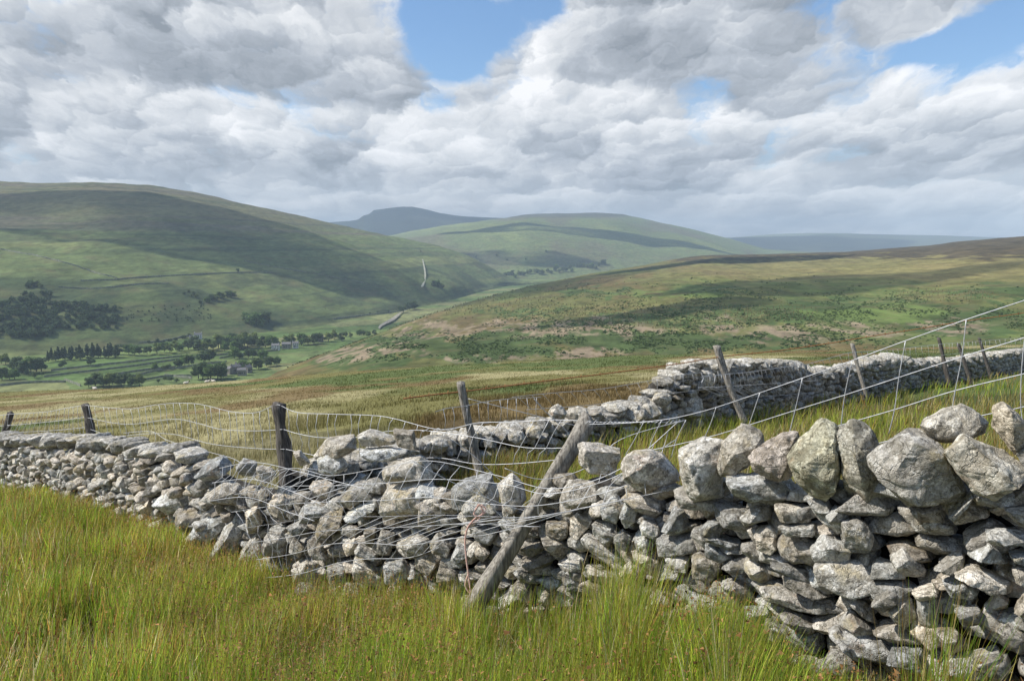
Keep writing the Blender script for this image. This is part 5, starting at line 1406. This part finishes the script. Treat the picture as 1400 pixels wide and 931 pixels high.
def puffs(scale, off, smooth):
    """heaped billows: height of each puff and how its side turns to the sun"""
    vo = nt.node('ShaderNodeTexVoronoi'); vo.voronoi_dimensions = '2D'; vo.feature = 'SMOOTH_F1' if smooth else 'F1'
    if smooth: vo.inputs['Smoothness'].default_value = smooth
    vo.inputs['Scale'].default_value = scale
    p = nt.vm('ADD', UVW, (off, off*1.7, 0.)); nt.put(vo.inputs['Vector'], p)
    dd = nt.n.new('ShaderNodeVectorMath'); dd.operation = 'DOT_PRODUCT'
    nt.put(dd.inputs[0], nt.vm('SUBTRACT', nt.vm('SCALE', p, p) if False else p, vo.outputs['Position'])); dd.inputs[1].default_value = (-.45*scale, .9*scale, 0)
    h = nt.sub(1., nt.m('MULTIPLY', vo.outputs['Distance'], vo.outputs['Distance']))
    return h, dd.outputs['Value']
H1, S1 = puffs(3.0, 0., .30); H2, S2 = puffs(6.4, 3.3, .22); H3, S3 = puffs(14., 7.7, .15); H4, S4 = puffs(36., 1.9, 0)
BIG = noise2(UV0, 1.5, 2, .5)[0]; FBM = noise2(UVW, 6., 8, .58)[0]
D0 = nt.add(nt.add(nt.mul(BIG, .50), nt.mul(FBM, .55)), nt.add(nt.add(nt.mul(H1, .16), nt.mul(H2, .12)), nt.mul(H3, .05)))
def gauss(px, py, rx, ry, rot=0):
    a0 = (px-700)/F; e0 = (335-py)/F
    A = nt.sub(az, a0); B = nt.sub(el, e0); c_, s_ = cos(rot), sin(rot)
    A2 = nt.add(nt.mul(A, c_), nt.mul(B, s_)); B2 = nt.add(nt.mul(A, -s_), nt.mul(B, c_))
    X_ = nt.mul(A2, F/rx); Y_ = nt.mul(B2, F/ry)
    q2 = nt.m('MULTIPLY_ADD', X_, X_, nt.mul(Y_, Y_))
    return nt.m('EXPONENT', nt.mul(q2, -1.))
hole = None
for g, k in [((600, 25, 62, 50), .50), ((618, 95, 48, 34), .45), ((655, 60, 60, 26), .28), ((240, 8, 110, 22, .05), .44), ((735, 28, 34, 18), .30), ((1350, 84, 150, 17, .12), .42), ((1215, 112, 50, 13), .28), ((160, 40, 36, 30), .38), ((606, 150, 26, 14), .12)]:
    h_ = nt.mul(gauss(*g), k); hole = h_ if hole is None else nt.add(hole, h_)
lum = None
for g, k in [((1130, 22, 380, 52), -.34), ((870, 75, 110, 60), -.16), ((1060, 110, 130, 40), -.14), ((350, 105, 150, 50), -.26), ((60, 100, 110, 40), -.08), ((1250, 225, 230, 24), -.24), ((930, 215, 190, 32), -.20), ((320, 232, 230, 22), -.16),
              ((460, 190, 100, 26), -.14), ((120, 20, 120, 22), -.06), ((1310, 135, 130, 36), .30), ((700, 95, 60, 60), .26), ((300, 188, 110, 22), .20), ((500, 60, 70, 70), .24), ((640, 190, 90, 30), .16), ((200, 62, 60, 40), .14),
              ((1120, 150, 90, 22), .14), ((80, 160, 110, 24), .12), ((860, 160, 110, 20), .10), ((760, 25, 70, 24), .10), ((30, 50, 60, 30), .12), ((1000, 60, 90, 30), .08)]:
    h_ = nt.mul(gauss(*g), k*(.52 if k < 0 else .75)); lum = h_ if lum is None else nt.add(lum, h_)
# cloud cover thinned overhead and behind, out of view, to cut fill light
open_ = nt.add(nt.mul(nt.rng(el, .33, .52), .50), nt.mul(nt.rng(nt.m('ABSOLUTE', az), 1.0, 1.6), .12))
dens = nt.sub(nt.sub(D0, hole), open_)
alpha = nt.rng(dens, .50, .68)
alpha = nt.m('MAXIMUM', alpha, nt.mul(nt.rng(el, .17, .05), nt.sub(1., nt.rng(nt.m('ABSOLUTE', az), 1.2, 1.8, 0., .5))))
side = nt.add(nt.add(nt.mul(S1, .30), nt.mul(S2, .24)), nt.add(nt.mul(S3, .11), nt.mul(S4, .03)))
val = nt.add(nt.add(.535, nt.mul(side, 1.05)), nt.add(lum, nt.mul(nt.sub(FBM, .5), 1.0)))
val = nt.add(val, nt.mul(nt.rng(dens, .74, .52), .16))
val = nt.sub(val, nt.rng(BIG, .45, .7, 0., .14))
hz_ = nt.rng(el, .13, .0)
val = nt.m('MAXIMUM', nt.add(nt.mul(val, nt.sub(1., nt.mul(hz_, .45))), nt.mul(hz_, .27)), .12)
ramp = nt.n.new('ShaderNodeValToRGB'); nt.put(ramp.inputs[0], val)
cr_ = ramp.color_ramp; cr_.elements[0].position = 0.12; cr_.elements[0].color = (.23, .255, .29, 1); cr_.elements[1].position = .95; cr_.elements[1].color = (.88, .88, .89, 1)
e_ = cr_.elements.new(.42); e_.color = (.41, .44, .485, 1); e_ = cr_.elements.new(.65); e_.color = (.62, .64, .665, 1)
cl10 = nt.vm('MULTIPLY', ramp.outputs[0], (10., 10., 10.))
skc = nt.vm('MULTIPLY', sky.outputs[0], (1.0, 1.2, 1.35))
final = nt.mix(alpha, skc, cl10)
# below the horizon: ground colour, never seen
final = nt.mix(nt.rng(dz, -.02, -.05), final, (.9, 1.0, .7, 1))
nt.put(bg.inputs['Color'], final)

# haze
hb = MB(); hb.box((0, 6400, 165), (25000, 17200, 620))
hm = bpy.data.materials.new('haze_air'); hm.use_nodes = True; hn = NT(hm.node_tree)
hm.node_tree.nodes.remove(hm.node_tree.nodes['Principled BSDF'])
pv = hn.n.new('ShaderNodeVolumePrincipled'); pv.inputs['Color'].default_value = (.68, .85, 1.0, 1); pv.inputs['Density'].default_value = 1.0e-4; pv.inputs['Anisotropy'].default_value = .0
hm.node_tree.links.new(pv.outputs[0], hm.node_tree.nodes['Material Output'].inputs['Volume'])
ho = hb.build('haze', hm, smooth=False); tag(ho, kind='stuff')

sc.view_settings.view_transform = 'Standard'; sc.view_settings.look = 'None'; sc.view_settings.gamma = 1; sc.view_settings.exposure = 0.33
sc.render.engine = 'CYCLES'
try:
    sc.cycles.volume_bounces = 0; sc.cycles.max_bounces = 5; sc.cycles.transparent_max_bounces = 16
except Exception as ex: print(ex)
print('objects', len(bpy.data.objects), 'verts', sum(len(m.vertices) for m in bpy.data.meshes))
